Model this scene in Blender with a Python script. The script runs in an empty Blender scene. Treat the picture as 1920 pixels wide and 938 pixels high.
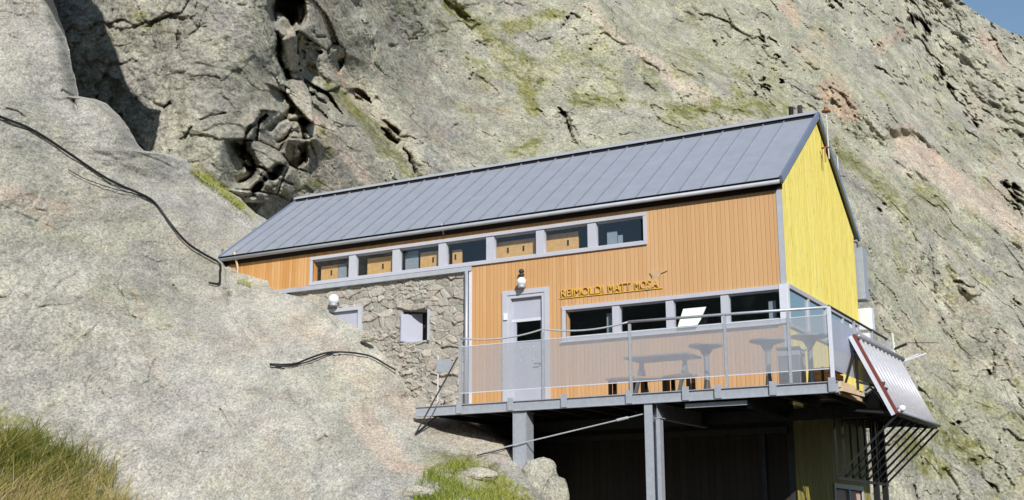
import bpy, math, random
import numpy as np
from mathutils import Vector, Matrix
random.seed(7); RNG = np.random.RandomState(11)
SC = bpy.context.scene; COL = SC.collection

# ------------------------------------------------------------------ camera
F = 2355.6; YAW, PITCH, ROLL = 0.50708, 0.222835, 0.004538
def rotm(yaw, pitch, roll):
    c, s = math.cos, math.sin
    Rz = np.array([[c(yaw), -s(yaw), 0], [s(yaw), c(yaw), 0], [0, 0, 1]])
    Rx = np.array([[1, 0, 0], [0, c(pitch), -s(pitch)], [0, s(pitch), c(pitch)]])
    Ry = np.array([[c(roll), 0, s(roll)], [0, 1, 0], [-s(roll), 0, c(roll)]])
    return Rz @ Rx @ Ry
RM = rotm(YAW, PITCH, ROLL)
CAM = np.array([6.741, -22.716, -2.408])
cd = bpy.data.cameras.new('camera'); cam = bpy.data.objects.new('camera', cd); COL.objects.link(cam)
cd.sensor_width = 36; cd.lens = F / 1920 * 36; cd.clip_start = .2; cd.clip_end = 3000
cam.matrix_world = Matrix(((RM[0][0], RM[0][2], -RM[0][1], CAM[0]), (RM[1][0], RM[1][2], -RM[1][1], CAM[1]),
                           (RM[2][0], RM[2][2], -RM[2][1], CAM[2]), (0, 0, 0, 1)))
SC.camera = cam
def survey(px, py, b):      # sight line of the survey station -> world point at distance b along the axis
    px, py, b = np.asarray(px, float), np.asarray(py, float), np.asarray(b, float)
    d = np.stack([(px - 960) / F, np.ones_like(px), -(py - 469) / F], -1)
    return CAM + (d * b[..., None]) @ RM.T

# ------------------------------------------------------------------ light
AZ = math.radians(41); TE = .77 * math.cos(AZ); EL = math.atan(TE)
sd = Vector((-math.sin(AZ), math.cos(AZ), -TE)).normalized()
sl = bpy.data.lights.new('sun', 'SUN'); sl.energy = 5.0; sl.angle = math.radians(.53); sl.color = (1, .968, .915)
so = bpy.data.objects.new('sun', sl); COL.objects.link(so); so.location = (20, -30, 40)
so.rotation_euler = sd.to_track_quat('-Z', 'Y').to_euler()
W = bpy.data.worlds.new('World'); SC.world = W; W.use_nodes = True
nt = W.node_tree; bg = nt.nodes['Background']; sk = nt.nodes.new('ShaderNodeTexSky'); sk.sky_type = 'NISHITA'
sk.sun_disc = False; sk.sun_elevation = EL; sk.sun_rotation = math.pi - AZ; sk.altitude = 100
sk.air_density = 1.3; sk.dust_density = .3; sk.ozone_density = 2.5
nt.links.new(sk.outputs[0], bg.inputs[0]); bg.inputs[1].default_value = .11
SC.view_settings.view_transform = 'Standard'; SC.view_settings.look = 'None'
SC.view_settings.exposure = 0.0; SC.view_settings.gamma = 1
try: SC.view_settings.use_curve_mapping = False
except Exception: pass

# ------------------------------------------------------------------ numpy noise
def _h(ix, iy, iz, s):
    n = (ix.astype(np.int64) * 374761393 + iy.astype(np.int64) * 668265263 + iz.astype(np.int64) * 2147483647 + s * 1274126177) & 0xffffffff
    n = ((n ^ (n >> 13)) * 1274126177) & 0xffffffff
    n = ((n ^ (n >> 16)) * 2246822519) & 0xffffffff
    return ((n ^ (n >> 15)) & 0xffffff).astype(np.float32) / 16777216.
def vnoise(P, s=0):
    I = np.floor(P).astype(np.int64); f = (P - I).astype(np.float32); u = f * f * f * (f * (f * 6 - 15) + 10)
    r = 0
    for dx in (0, 1):
        for dy in (0, 1):
            for dz in (0, 1):
                w = (u[:, 0] if dx else 1 - u[:, 0]) * (u[:, 1] if dy else 1 - u[:, 1]) * (u[:, 2] if dz else 1 - u[:, 2])
                r = r + w * _h(I[:, 0] + dx, I[:, 1] + dy, I[:, 2] + dz, s)
    return r * 2 - 1
def fbm(P, o=5, s=0, g=.5, ridged=False):
    a, r, t = 1., 0, 0
    for i in range(o):
        n = vnoise(P * (2.03 ** i) + 17.3 * i, s + i)
        if ridged: n = 1 - 2 * np.abs(n)
        r = r + a * n; t += a; a *= g
    return r / t
def worley(P, s=0, tilt=1.):
    """blocky facets: offset+tilt of the nearest cell, and distance to the cell border"""
    I = np.floor(P).astype(np.int64); N = len(P)
    d1 = np.full(N, 9., np.float32); d2 = np.full(N, 9., np.float32); val = np.zeros(N, np.float32); idv = np.zeros(N, np.float32)
    for dx in (-1, 0, 1):
        for dy in (-1, 0, 1):
            for dz in (-1, 0, 1):
                cx, cy, cz = I[:, 0] + dx, I[:, 1] + dy, I[:, 2] + dz
                ox, oy, oz = cx + _h(cx, cy, cz, s), cy + _h(cx, cy, cz, s + 1), cz + _h(cx, cy, cz, s + 2)
                vx, vy, vz = (P[:, 0] - ox), (P[:, 1] - oy), (P[:, 2] - oz)
                d = np.sqrt(vx * vx + vy * vy + vz * vz).astype(np.float32)
                near = d < d1
                h = _h(cx, cy, cz, s + 3)
                tx, ty, tz = _h(cx, cy, cz, s + 4) - .5, _h(cx, cy, cz, s + 5) - .5, _h(cx, cy, cz, s + 6) - .5
                v = (h - .5) + tilt * 2 * (vx * tx + vy * ty + vz * tz)
                d2 = np.where(near, d1, np.minimum(d2, d)); val = np.where(near, v, val); idv = np.where(near, h, idv)
                d1 = np.where(near, d, d1)
    return val, d2 - d1, idv
def tps(ctrl):
    C = np.array(ctrl, float); X = C[:, :2] / 500.; v = np.log(C[:, 2]); n = len(C)
    def U(r2): return .5 * r2 * np.log(r2 + 1e-9)
    K = U(((X[:, None] - X[None]) ** 2).sum(-1)) + 2e-3 * np.eye(n)
    Pm = np.c_[np.ones(n), X]; A = np.block([[K, Pm], [Pm.T, np.zeros((3, 3))]])
    w = np.linalg.solve(A, np.r_[v, 0, 0, 0])
    def f(px, py):
        Q = np.stack([px, py], -1).reshape(-1, 2) / 500.; r = w[n] + Q @ w[n + 1:]
        for i in range(n): r = r + w[i] * U(((Q - X[i]) ** 2).sum(-1))
        return np.exp(r).reshape(px.shape)
    return f
def pline(px, py, pts, w):      # soft mask round a polyline
    m = np.full(px.shape, 1e9, np.float32)
    if len(pts) == 1: m = np.hypot(px - pts[0][0], py - pts[0][1])
    for (x0, y0), (x1, y1) in zip(pts[:-1], pts[1:]):
        dx, dy = x1 - x0, y1 - y0; t = np.clip(((px - x0) * dx + (py - y0) * dy) / (dx * dx + dy * dy), 0, 1)
        m = np.minimum(m, np.hypot(px - x0 - t * dx, py - y0 - t * dy))
    return np.clip(1 - m / w, 0, 1)
def sstep(x, a, b):
    t = np.clip((x - a) / (b - a), 0, 1); return t * t * (3 - 2 * t)

# ------------------------------------------------------------------ object helpers
def tag(o, label=None, cat=None, group=None, kind=None):
    if label: o['label'] = label
    if cat: o['category'] = cat
    if group: o['group'] = group
    if kind: o['kind'] = kind
    return o
def thing(name, label, cat, loc=(0, 0, 0), group=None):
    o = bpy.data.objects.new(name, None); o.empty_display_size = .2; COL.objects.link(o); o.location = loc
    return tag(o, label, cat, group)
def rootloc(o):
    l = Vector((0, 0, 0))
    while o is not None: l += Vector(o.location); o = o.parent
    return l
class MB:
    def __init__(s): s.v = []; s.f = []
    def add(s, vs, fs):
        n = len(s.v); s.v += [tuple(map(float, q)) for q in vs]; s.f += [tuple(i + n for i in f) for f in fs]; return s
    def box(s, x0, x1, y0, y1, z0, z1):
        return s.add([(x0, y0, z0), (x1, y0, z0), (x1, y1, z0), (x0, y1, z0), (x0, y0, z1), (x1, y0, z1), (x1, y1, z1), (x0, y1, z1)],
                     [(0, 3, 2, 1), (4, 5, 6, 7), (0, 1, 5, 4), (1, 2, 6, 5), (2, 3, 7, 6), (3, 0, 4, 7)])
    def bar(s, a, b, w, h, up=(0, 0, 1)):
        a, b = Vector(a), Vector(b); d = (b - a).normalized(); u = Vector(up)
        if abs(d.dot(u)) > .98: u = Vector((1, 0, 0))
        r = d.cross(u).normalized() * (w / 2); u = r.cross(d).normalized() * (h / 2)
        vs = [a - r - u, a + r - u, a + r + u, a - r + u, b - r - u, b + r - u, b + r + u, b - r + u]
        return s.add(vs, [(0, 3, 2, 1), (4, 5, 6, 7), (0, 1, 5, 4), (1, 2, 6, 5), (2, 3, 7, 6), (3, 0, 4, 7)])
    def tube(s, pts, r, n=8, r2=None):
        pts = [Vector(p) for p in pts]; m = len(pts); vs = []
        for i, p in enumerate(pts):
            d = (pts[min(i + 1, m - 1)] - pts[max(i - 1, 0)]).normalized()
            u = Vector((0, 0, 1)) if abs(d.z) < .95 else Vector((1, 0, 0)); a = d.cross(u).normalized(); b = a.cross(d)
            rr = r if r2 is None else r + (r2 - r) * i / max(1, m - 1)
            vs += [p + (a * math.cos(t) + b * math.sin(t)) * rr for t in [2 * math.pi * k / n for k in range(n)]]
        fs = [(i * n + k, i * n + (k + 1) % n, (i + 1) * n + (k + 1) % n, (i + 1) * n + k) for i in range(m - 1) for k in range(n)]
        fs += [tuple(range(n))[::-1], tuple((m - 1) * n + k for k in range(n))]
        return s.add(vs, fs)
    def lathe(s, c, prof, n=20):
        vs = [(c[0] + r * math.cos(2 * math.pi * k / n), c[1] + r * math.sin(2 * math.pi * k / n), c[2] + z) for r, z in prof for k in range(n)]
        m = len(prof); fs = [(i * n + k, i * n + (k + 1) % n, (i + 1) * n + (k + 1) % n, (i + 1) * n + k) for i in range(m - 1) for k in range(n)]
        fs += [tuple(range(n))[::-1], tuple((m - 1) * n + k for k in range(n))]
        return s.add(vs, fs)
    def prism(s, poly, off):        # polygon (3D points) extruded by off
        n = len(poly); o = Vector(off); P = [Vector(p) for p in poly]
        return s.add(P + [p + o for p in P], [tuple(range(n))[::-1], tuple(range(n, 2 * n))] + [(i, (i + 1) % n, n + (i + 1) % n, n + i) for i in range(n)])
    def build(s, name, m, parent=None, smooth=False, bevel=0):
        l = rootloc(parent); me = bpy.data.meshes.new(name); me.from_pydata([(a - l.x, b - l.y, c - l.z) for a, b, c in s.v], [], s.f)
        o = bpy.data.objects.new(name, me); COL.objects.link(o); o.parent = parent; me.materials.append(m)
        import bmesh
        bm = bmesh.new(); bm.from_mesh(me); bmesh.ops.recalc_face_normals(bm, faces=bm.faces); bm.to_mesh(me); bm.free()
        if smooth:
            me.shade_smooth()
        if bevel:
            b = o.modifiers.new('bevel', 'BEVEL'); b.width = bevel; b.segments = 2
        return o
def walls(mb, axis, u0, u1, z0, z1, holes, t0, t1):
    """wall sheet split round rectangular holes; axis 'x' runs along X (t = y), axis 'y' runs along Y (t = x)"""
    us = sorted({u0, u1, *[h[0] for h in holes], *[h[1] for h in holes]}); zs = sorted({z0, z1, *[h[2] for h in holes], *[h[3] for h in holes]})
    us = [u for u in us if u0 <= u <= u1]; zs = [z for z in zs if z0 <= z <= z1]
    for a, b in zip(us[:-1], us[1:]):
        run = None
        for c, d in zip(zs[:-1], zs[1:]):
            hit = any(h[0] < (a + b) / 2 < h[1] and h[2] < (c + d) / 2 < h[3] for h in holes)
            if not hit:
                run = (run[0], d) if run else (c, d)
            if (hit or d == zs[-1]) and run:
                if axis == 'x': mb.box(a, b, t0, t1, *run)
                else: mb.box(t0, t1, a, b, *run)
                run = None
    return mb
def gridmesh(name, P, m, attrs=None, flip=False, keep=None, parent=None, extra=None):
    R, C, _ = P.shape; idx = np.arange(R * C).reshape(R, C)
    q = np.stack([idx[:-1, :-1], idx[:-1, 1:], idx[1:, 1:], idx[1:, :-1]], -1)
    if keep is not None: q = q[keep]
    q = q.reshape(-1, 4)
    if flip: q = q[:, ::-1]
    l = rootloc(parent); V = P.reshape(-1, 3) - np.array(l)[None]
    me = bpy.data.meshes.new(name); me.vertices.add(len(V)); me.vertices.foreach_set('co', V.astype(np.float32).ravel())
    me.loops.add(len(q) * 4); me.loops.foreach_set('vertex_index', q.astype(np.int32).ravel())
    me.polygons.add(len(q)); me.polygons.foreach_set('loop_start', np.arange(0, len(q) * 4, 4, dtype=np.int32))
    me.update(calc_edges=True); me.polygons.foreach_set('use_smooth', np.ones(len(q), bool))
    for k, a in (attrs or {}).items():
        at = me.attributes.new(k, 'FLOAT', 'POINT'); at.data.foreach_set('value', a.astype(np.float32).ravel())
    me.validate(); o = bpy.data.objects.new(name, me); COL.objects.link(o); o.parent = parent; me.materials.append(m)
    return o

# ------------------------------------------------------------------ materials
def lin(r, g, b):
    f = lambda c: (c / 255 / 12.92) if c / 255 <= .04045 else ((c / 255 + .055) / 1.055) ** 2.4
    return (f(r), f(g), f(b), 1)
class NT:
    def __init__(s, name):
        s.m = bpy.data.materials.new(name); s.m.use_nodes = True; s.t = s.m.node_tree; s.b = s.t.nodes['Principled BSDF']; s.o = s.t.nodes['Material Output']
    def n(s, typ, **kw):
        n = s.t.nodes.new('ShaderNode' + typ)
        for k, v in kw.items():
            if k.startswith('i_'):
                key = k[2:]; key = int(key) if key.isdigit() else key.replace('_', ' ')
                if isinstance(v, bpy.types.NodeSocket): s.t.links.new(v, n.inputs[key])
                else: n.inputs[key].default_value = v
            else: setattr(n, k, v)
        return n
    def l(s, a, b): s.t.links.new(a, b)
    def math(s, op, a, b=0., c=None):
        kw = {'i_0': a, 'i_1': b}
        if c is not None: kw['i_2'] = c
        return s.n('Math', operation=op, **kw).outputs[0]
    def mix(s, f, a, b, bt='MIX'):
        n = s.n('Mix', data_type='RGBA', blend_type=bt)
        for sock, v in ((n.inputs[0], f), (n.inputs[6], a), (n.inputs[7], b)):
            if isinstance(v, bpy.types.NodeSocket): s.l(v, sock)
            else: sock.default_value = v
        return n.outputs[2]
    def ramp(s, f, st):
        n = s.n('ValToRGB'); e = n.color_ramp.elements
        while len(e) < len(st): e.new(.5)
        for k, (p, c) in enumerate(st): e[k].position = p; e[k].color = c if len(c) == 4 else (*c, 1)
        s.l(f, n.inputs[0]); return n.outputs[0]
    def rng(s, f, a, b, c=0., d=1.):
        return s.n('MapRange', i_0=f, i_1=a, i_2=b, i_3=c, i_4=d).outputs[0]
    def noise(s, vec, sc, det=6, r=.55, dist=0.):
        return s.n('TexNoise', i_Vector=vec, i_Scale=sc, i_Detail=det, i_Roughness=r, i_Distortion=dist).outputs[0]
    def coord(s, scale=(1, 1, 1), rot=(0, 0, 0), loc=(0, 0, 0)):
        g = s.n('NewGeometry').outputs['Position']
        return s.n('Mapping', i_0=g, i_1=loc, i_2=rot, i_3=scale).outputs[0]
    def attr(s, name): return s.n('Attribute', attribute_name=name).outputs['Fac']
    def bump(s, h, st=.3, d=.05):
        b = s.n('Bump', i_Strength=st, i_Distance=d, i_Height=h); s.l(b.outputs[0], s.b.inputs['Normal']); return b
    def col(s, c): (s.l(c, s.b.inputs[0]) if isinstance(c, bpy.types.NodeSocket) else setattr(s.b.inputs[0], 'default_value', c))
    def rough(s, r): (s.l(r, s.b.inputs['Roughness']) if isinstance(r, bpy.types.NodeSocket) else setattr(s.b.inputs['Roughness'], 'default_value', r))
M = {}
def rock_coord(k, scale=(1, 1, 1), rot=(0, 0, 0), loc=(0, 0, 0)):
    g = k.n('NewGeometry').outputs['Position']; a = k.n('Mapping', i_0=g, i_2=(0, 0, -YAW)).outputs[0]
    return k.n('Mapping', i_0=k.n('Mapping', i_0=a, i_3=(1, .3, 1)).outputs[0], i_1=loc, i_2=rot, i_3=scale).outputs[0]
def rock_mat(name, base, scale, lichen, grain, bump_d, spec=.15, streak=(0, 0, 0)):
    k = NT(name); v = rock_coord(k); big = k.noise(v, .12 * scale, 5, .6); mid = k.noise(v, .9 * scale, 7, .62, .6); fine = k.noise(v, 9 * scale, 6, .7)
    vs = rock_coord(k, (1, 1, .7), (.0, .7, .0)); st = k.noise(vs, 1.6 * scale, 7, .65, .3)
    c = k.ramp(mid, [(.22, base[0]), (.42, base[1]), (.58, base[2]), (.78, base[3])])
    c = k.mix(k.rng(st, .5, .72, 0, .55), c, base[0])
    li = k.math('MULTIPLY', k.rng(big, .42, .62), k.rng(fine, .35, .62)); c = k.mix(k.math('MULTIPLY', li, lichen), c, lin(160, 162, 122))
    cool = k.noise(rock_coord(k, loc=(11, 47, 5)), .5 * scale, 7, .7); c = k.mix(k.rng(cool, .5, .68, 0, .6), c, lin(142, 138, 138)); warm = k.noise(rock_coord(k, loc=(31, 7, 3)), .35 * scale, 6, .65); c = k.mix(k.rng(warm, .55, .74, 0, .38), c, lin(186, 162, 140))
    # moss, rust stains and pale scree are features of the rock kept in point attributes
    mn = k.math('ADD', k.math('MULTIPLY', k.noise(v, 2.2 * scale, 6, .7), .5), k.math('MULTIPLY', k.noise(v, 9 * scale, 4, .7), .5)); mo = k.math('MULTIPLY', k.attr('moss'), 1.0); mo = k.rng(k.math('ADD', mo, k.math('MULTIPLY', k.math('SUBTRACT', mn, .5), 3.6)), .38, .95, 0, .88)
    vq = k.n('VectorMath', operation='ADD', i_0=v, i_1=k.n('VectorMath', operation='SCALE', i_0=k.n('TexNoise', i_Vector=v, i_Scale=3 * scale, i_Detail=4).outputs[1], i_Scale=.4 / scale).outputs[0]).outputs[0]
    ve = k.n('TexVoronoi', feature='DISTANCE_TO_EDGE', i_Vector=vq, i_Scale=1.7 * scale).outputs[0]; stn = k.math('MULTIPLY', k.rng(ve, .06, .2), k.rng(k.n('TexVoronoi', i_Vector=vq, i_Scale=1.7 * scale).outputs['Color'], .25, .6))
    mo = k.math('MULTIPLY', mo, k.math('SUBTRACT', 1., k.math('MULTIPLY', stn, .8))); c = k.mix(k.math('MULTIPLY', stn, k.rng(k.attr('moss'), .1, .6, 0, .6)), c, lin(170, 168, 136))
    mcol = k.ramp(k.noise(v, 4 * scale, 5, .7), [(.3, lin(84, 86, 40)), (.5, lin(118, 118, 58)), (.68, lin(148, 144, 86))])
    ru = k.rng(k.math('ADD', k.attr('rust'), k.math('MULTIPLY', k.math('SUBTRACT', k.noise(v, 1.1 * scale, 7, .75), .5), 2.6)), .3, 1.1, 0, .42)
    pa = k.rng(k.math('ADD', k.attr('pale'), k.math('MULTIPLY', k.math('SUBTRACT', mn, .5), .9)), .3, .7, 0, .75)
    c = k.mix(pa, c, lin(188, 172, 156)); c = k.mix(ru, c, lin(190, 146, 124)); c = k.mix(mo, c, mcol)
    c = k.mix(k.rng(k.attr('crack'), .0, 1., 0, .3), c, lin(78, 74, 66))  # grooves also darkened in the colour, painted shade on top of the real shading
    g = k.noise(v, grain, 3, .75); c = k.mix(1.0, c, k.ramp(g, [(.3, (.5, .5, .5)), (.5, (1, 1, 1)), (.7, (1.4, 1.4, 1.4))]), 'MULTIPLY')
    bg2 = k.noise(v, grain * .05, 6, .7, .8); c = k.mix(1.0, c, k.ramp(bg2, [(.3, (.74, .75, .76)), (.5, (1, 1, 1)), (.7, (1.14, 1.15, 1.06))]), 'MULTIPLY'); bl = k.noise(v, grain * .22, 5, .7, .4); c = k.mix(1.0, c, k.ramp(bl, [(.28, (.78, .79, .8)), (.5, (1, 1, 1)), (.72, (1.14, 1.13, 1.1))] if name != 'granite_far' else [(.28, (.7, .71, .72)), (.5, (1, 1, 1)), (.72, (1.2, 1.18, 1.14))]), 'MULTIPLY')
    vo = k.n('TexVoronoi', feature='DISTANCE_TO_EDGE', i_Vector=k.n('VectorMath', operation='ADD', i_0=v, i_1=k.n('VectorMath', operation='SCALE', i_0=k.n('TexNoise', i_Vector=v, i_Scale=1.3 * scale, i_Detail=6).outputs[1], i_Scale=1.1 / scale).outputs[0]).outputs[0], i_Scale=.55 * scale).outputs[0]
    hair = k.math('MULTIPLY', k.rng(vo, .0, .022, 1, 0), k.rng(k.noise(rock_coord(k, loc=(5, 5, 5)), .5 * scale, 4, .6), .46, .62)); hair = k.math('MULTIPLY', hair, .22 if name != 'granite_far' else .5); c = k.mix(k.math('MULTIPLY', hair, .6), c, lin(84, 80, 72))
    k.col(c); k.rough(.92); k.b.inputs['Specular IOR Level'].default_value = spec
    h = k.math('ADD', k.math('MULTIPLY', mid, .5), k.math('ADD', k.math('MULTIPLY', fine, .5), k.math('MULTIPLY', g, .25)))
    f2 = k.noise(v, grain * 2.2, 2, .7); c2 = k.mix(1.0, c, k.ramp(f2, [(.3, (.72,) * 3), (.5, (1,) * 3), (.7, (1.24,) * 3)]), 'MULTIPLY'); k.col(c2)
    k.bump(k.math('ADD', h, k.math('MULTIPLY', hair, -.6)), 1., bump_d); M[name] = k.m; return k
rock_mat('granite_near', (lin(146, 142, 132), lin(169, 165, 155), lin(183, 179, 170), lin(200, 196, 188)), 1.2, .42, 26, .07)
rock_mat('granite_far', (lin(132, 131, 118), lin(157, 155, 140), lin(172, 169, 154), lin(190, 186, 172)), .5, .5, 7, .25)
rock_mat('boulder_rock', (lin(150, 144, 132), lin(172, 166, 154), lin(186, 180, 168), lin(200, 194, 184)), 2., .4, 40, .03)
def simple(name, c, rough=.6, metal=0, noise=.12, sc=6, bump=0, spec=.5):
    k = NT(name); v = k.coord(); n = k.noise(v, sc, 6, .6)
    k.col(k.mix(1., c, k.ramp(n, [(.3, (1 - noise,) * 3), (.7, (1 + noise,) * 3)]), 'MULTIPLY')); k.rough(rough); k.b.inputs['Metallic'].default_value = metal
    k.b.inputs['Specular IOR Level'].default_value = spec
    if bump: k.bump(n, .4, bump)
    M[name] = k.m; return k
def board_mat(name, cols, axis, pitch, weather, rough=.75, stripe=.42, groove=.12):
    """vertical boards: a tone per board, grain along Z, a dark groove between boards"""
    k = NT(name); g = k.n('NewGeometry').outputs['Position']; sp = k.n('SeparateXYZ', i_0=g); u = sp.outputs[axis]; z = sp.outputs[2]
    q = k.math('DIVIDE', u, pitch); fl = k.math('FLOOR', q); fr = k.math('SUBTRACT', q, fl)
    wn = k.n('TexWhiteNoise', noise_dimensions='1D', i_W=fl).outputs[0]
    sc = [14, 14, 14]; sc[2] = 1.1; gr = k.noise(k.coord(tuple(sc)), 2.2, 6, .7, .3); lg = k.noise(k.coord((1.6, 1.6, .35)), .9, 6, .7, .3)
    t = k.math('ADD', k.math('MULTIPLY', wn, stripe), k.math('MULTIPLY', gr, 1 - stripe)); c = k.ramp(t, [(.15, cols[0]), (.45, cols[1]), (.8, cols[2])])
    c = k.mix(k.rng(lg, .35, .65, 0, .5), c, cols[3])
    c = weather(k, c, sp)
    gv = k.math('MAXIMUM', k.rng(fr, 0, groove, 1, 0), k.rng(fr, 1 - groove, 1, 0, 1)); c = k.mix(k.math('MULTIPLY', gv, .24), c, cols[4])
    k.col(c); k.rough(rough); k.b.inputs['Specular IOR Level'].default_value = .25
    k.bump(k.math('ADD', k.math('MULTIPLY', gv, -1.), k.math('MULTIPLY', gr, .25)), .5, .012); M[name] = k.m
def w_larch(k, c, sp):
    w = k.rng(sp.outputs[0], -12, -2.5, 0, .6)     # the western end is more orange, the open end bleached
    return k.mix(w, c, lin(201, 164, 124))
board_mat('larch_boards', (lin(182, 130, 72), lin(198, 150, 96), lin(214, 172, 122), lin(188, 134, 72), lin(136, 90, 52)), 0, .088, w_larch)
def w_yel(k, c, sp):
    s = k.noise(k.coord((9, 9, .9)), 1.6, 6, .75, .4); c = k.mix(k.rng(s, .5, .68, 0, .85), c, lin(204, 184, 100))
    fz = k.math('FRACT', k.math('MULTIPLY', sp.outputs[1], 1.85)); jn = k.math('MULTIPLY', k.rng(fz, 0, .05, 1, 0), k.rng(k.noise(k.coord((2, 2, .5)), 1.7, 5, .7), .42, .56)); c = k.mix(k.math('MULTIPLY', jn, .6), c, lin(128, 116, 60))
    d = k.noise(k.coord((3, 3, 1.3)), 2.6, 7, .8); return k.mix(k.rng(d, .55, .72, 0, .7), c, lin(150, 142, 96))
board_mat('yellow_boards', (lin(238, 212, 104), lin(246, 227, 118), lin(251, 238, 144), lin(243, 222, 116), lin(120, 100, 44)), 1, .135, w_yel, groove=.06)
board_mat('dark_boards', (lin(52, 46, 40), lin(62, 55, 48), lin(72, 64, 56), lin(56, 50, 44), lin(20, 17, 14)), 0, .14, lambda k, c, s: c)  # dark brown cladding, its colour deepened for the shade under the deck
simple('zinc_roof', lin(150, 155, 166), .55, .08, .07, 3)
board_mat('yellow_boards_shaded', (lin(128, 118, 54), lin(142, 132, 64), lin(158, 146, 76), lin(112, 108, 56), lin(60, 54, 26)), 1, .135, w_yel, groove=.1)  # yellow boards darkened in colour to carry the shade under deck and collector
simple('zinc_trim', lin(172, 176, 184), .6, .1, .08, 5)
simple('roof_seam', lin(134, 139, 150), .6, .1)
simple('roof_edge', lin(132, 142, 164), .45, .3, .08, 5)
simple('galvanised', lin(178, 182, 190), .48, .35, .10, 14, .002)
simple('frame_paint', lin(184, 186, 196), .5, 0, .04, 5)
simple('door_paint', lin(174, 176, 190), .5, 0, .05, 4)
simple('pale_alu', lin(212, 215, 224), .45, .1, .04, 5)
simple('dark_steel', lin(58, 58, 60), .6, .3, .2, 8)
simple('black_steel', lin(30, 30, 32), .6, .2, .2, 8)
simple('deck_wood', lin(142, 118, 92), .8, 0, .2, 8)
simple('deck_under', lin(60, 56, 50), .85, 0, .2, 8)
simple('emblem', lin(190, 160, 124), .6)
simple('timber', lin(205, 180, 148), .75, 0, .12, 8)
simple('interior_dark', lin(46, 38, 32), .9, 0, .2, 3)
simple('plywood', lin(222, 174, 112), .7, 0, .14, 9)
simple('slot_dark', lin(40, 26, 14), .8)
simple('curtain_grey', lin(150, 158, 170), .9, 0, .1, 12)
simple('paper_white', lin(226, 232, 222), .8, 0, .05, 6)
simple('cable_black', lin(26, 25, 26), .55, 0, .2, 20)
simple('sign_yellow', lin(214, 172, 72), .5, 0, .05, 5)
simple('lamp_white', lin(222, 226, 232), .25, 0, .05, 5)
simple('bronze', lin(150, 92, 58), .5, .5, .1, 8)
simple('grey_furniture', lin(128, 132, 136), .55, .1, .12, 8)
simple('bench_wood', lin(190, 138, 82), .7, 0, .15, 10)
simple('red_frame', lin(120, 62, 48), .5, .1, .12, 10)
simple('collector_tube', lin(188, 187, 192), .4, .1, .1, 10)
simple('collector_bed', lin(150, 149, 154), .4, .3, .1, 10)
simple('white_plastic', lin(228, 230, 234), .4, 0, .04, 8)
simple('rope_grey', lin(186, 188, 192), .6, .2, .1, 12)
simple('pink_blind', lin(196, 164, 150), .8, 0, .05, 6)
def glass(name, tint, base, rough=.02):
    k = NT(name); k.t.nodes.remove(k.b); g_ = k.n('NewGeometry'); dt = k.n('VectorMath', operation='DOT_PRODUCT', i_0=g_.outputs['Normal'], i_1=g_.outputs['Incoming']).outputs['Value']
    f = k.math('ADD', k.math('MULTIPLY', k.math('POWER', k.math('SUBTRACT', 1., k.math('ABSOLUTE', dt)), 5.), .92), base); tr = k.n('BsdfTransparent'); tr.inputs[0].default_value = tint
    gl = k.n('BsdfGlossy'); gl.inputs['Roughness'].default_value = rough; gl.inputs[0].default_value = (.9, .95, 1, 1)
    mx = k.n('MixShader', i_0=f); k.l(tr.outputs[0], mx.inputs[1]); k.l(gl.outputs[0], mx.inputs[2]); k.l(mx.outputs[0], k.o.inputs[0]); M[name] = k.m
glass('window_glass', (.93, .95, .95, 1), .05)
glass('side_glass', (.2, .22, .25, 1), .5, .03)
def netting(name, dens, col):
    """fine perforated metal sheet, holes far below a pixel: an even partial cover"""
    k = NT(name); tr = k.n('BsdfTransparent'); k.col(col); k.rough(.55); k.b.inputs['Metallic'].default_value = .11
    n = k.noise(k.coord((1, 1, .3)), 3, 4, .5); f = k.rng(n, .3, .7, dens - .05, dens + .05)
    mx = k.n('MixShader', i_0=f); k.l(tr.outputs[0], mx.inputs[1]); k.l(k.b.outputs[0], mx.inputs[2]); k.l(mx.outputs[0], k.o.inputs[0]); M[name] = k.m
netting('perforated_front', .4, lin(168, 172, 180)); netting('perforated_side', .74, lin(176, 182, 200))
# rubble masonry
k = NT('rubble_stone'); v = k.coord(); sid = k.attr('stone'); mort = k.attr('joint')
c = k.ramp(sid, [(.0, lin(152, 148, 140)), (.3, lin(162, 158, 150)), (.5, lin(170, 166, 157)), (.7, lin(180, 176, 168)), (.9, lin(180, 168, 156)), (1, lin(202, 194, 182))])
c = k.mix(k.rng(k.noise(v, 5, 7, .7), .35, .7, 0, .5), c, lin(150, 148, 138)); c = k.mix(k.math('MULTIPLY', mort, .32), c, lin(132, 124, 106))
c = k.mix(k.rng(k.noise(v, 1.1, 5, .6), .52, .7, 0, .45), c, lin(178, 172, 160))
c = k.mix(1., c, k.ramp(k.noise(v, 30, 3, .8), [(.3, (.65,) * 3), (.5, (1,) * 3), (.7, (1.25,) * 3)]), 'MULTIPLY')
k.col(c); k.rough(.93); k.b.inputs['Specular IOR Level'].default_value = .1; k.bump(k.noise(v, 22, 6, .7), .7, .02); M['rubble_stone'] = k.m
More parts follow.
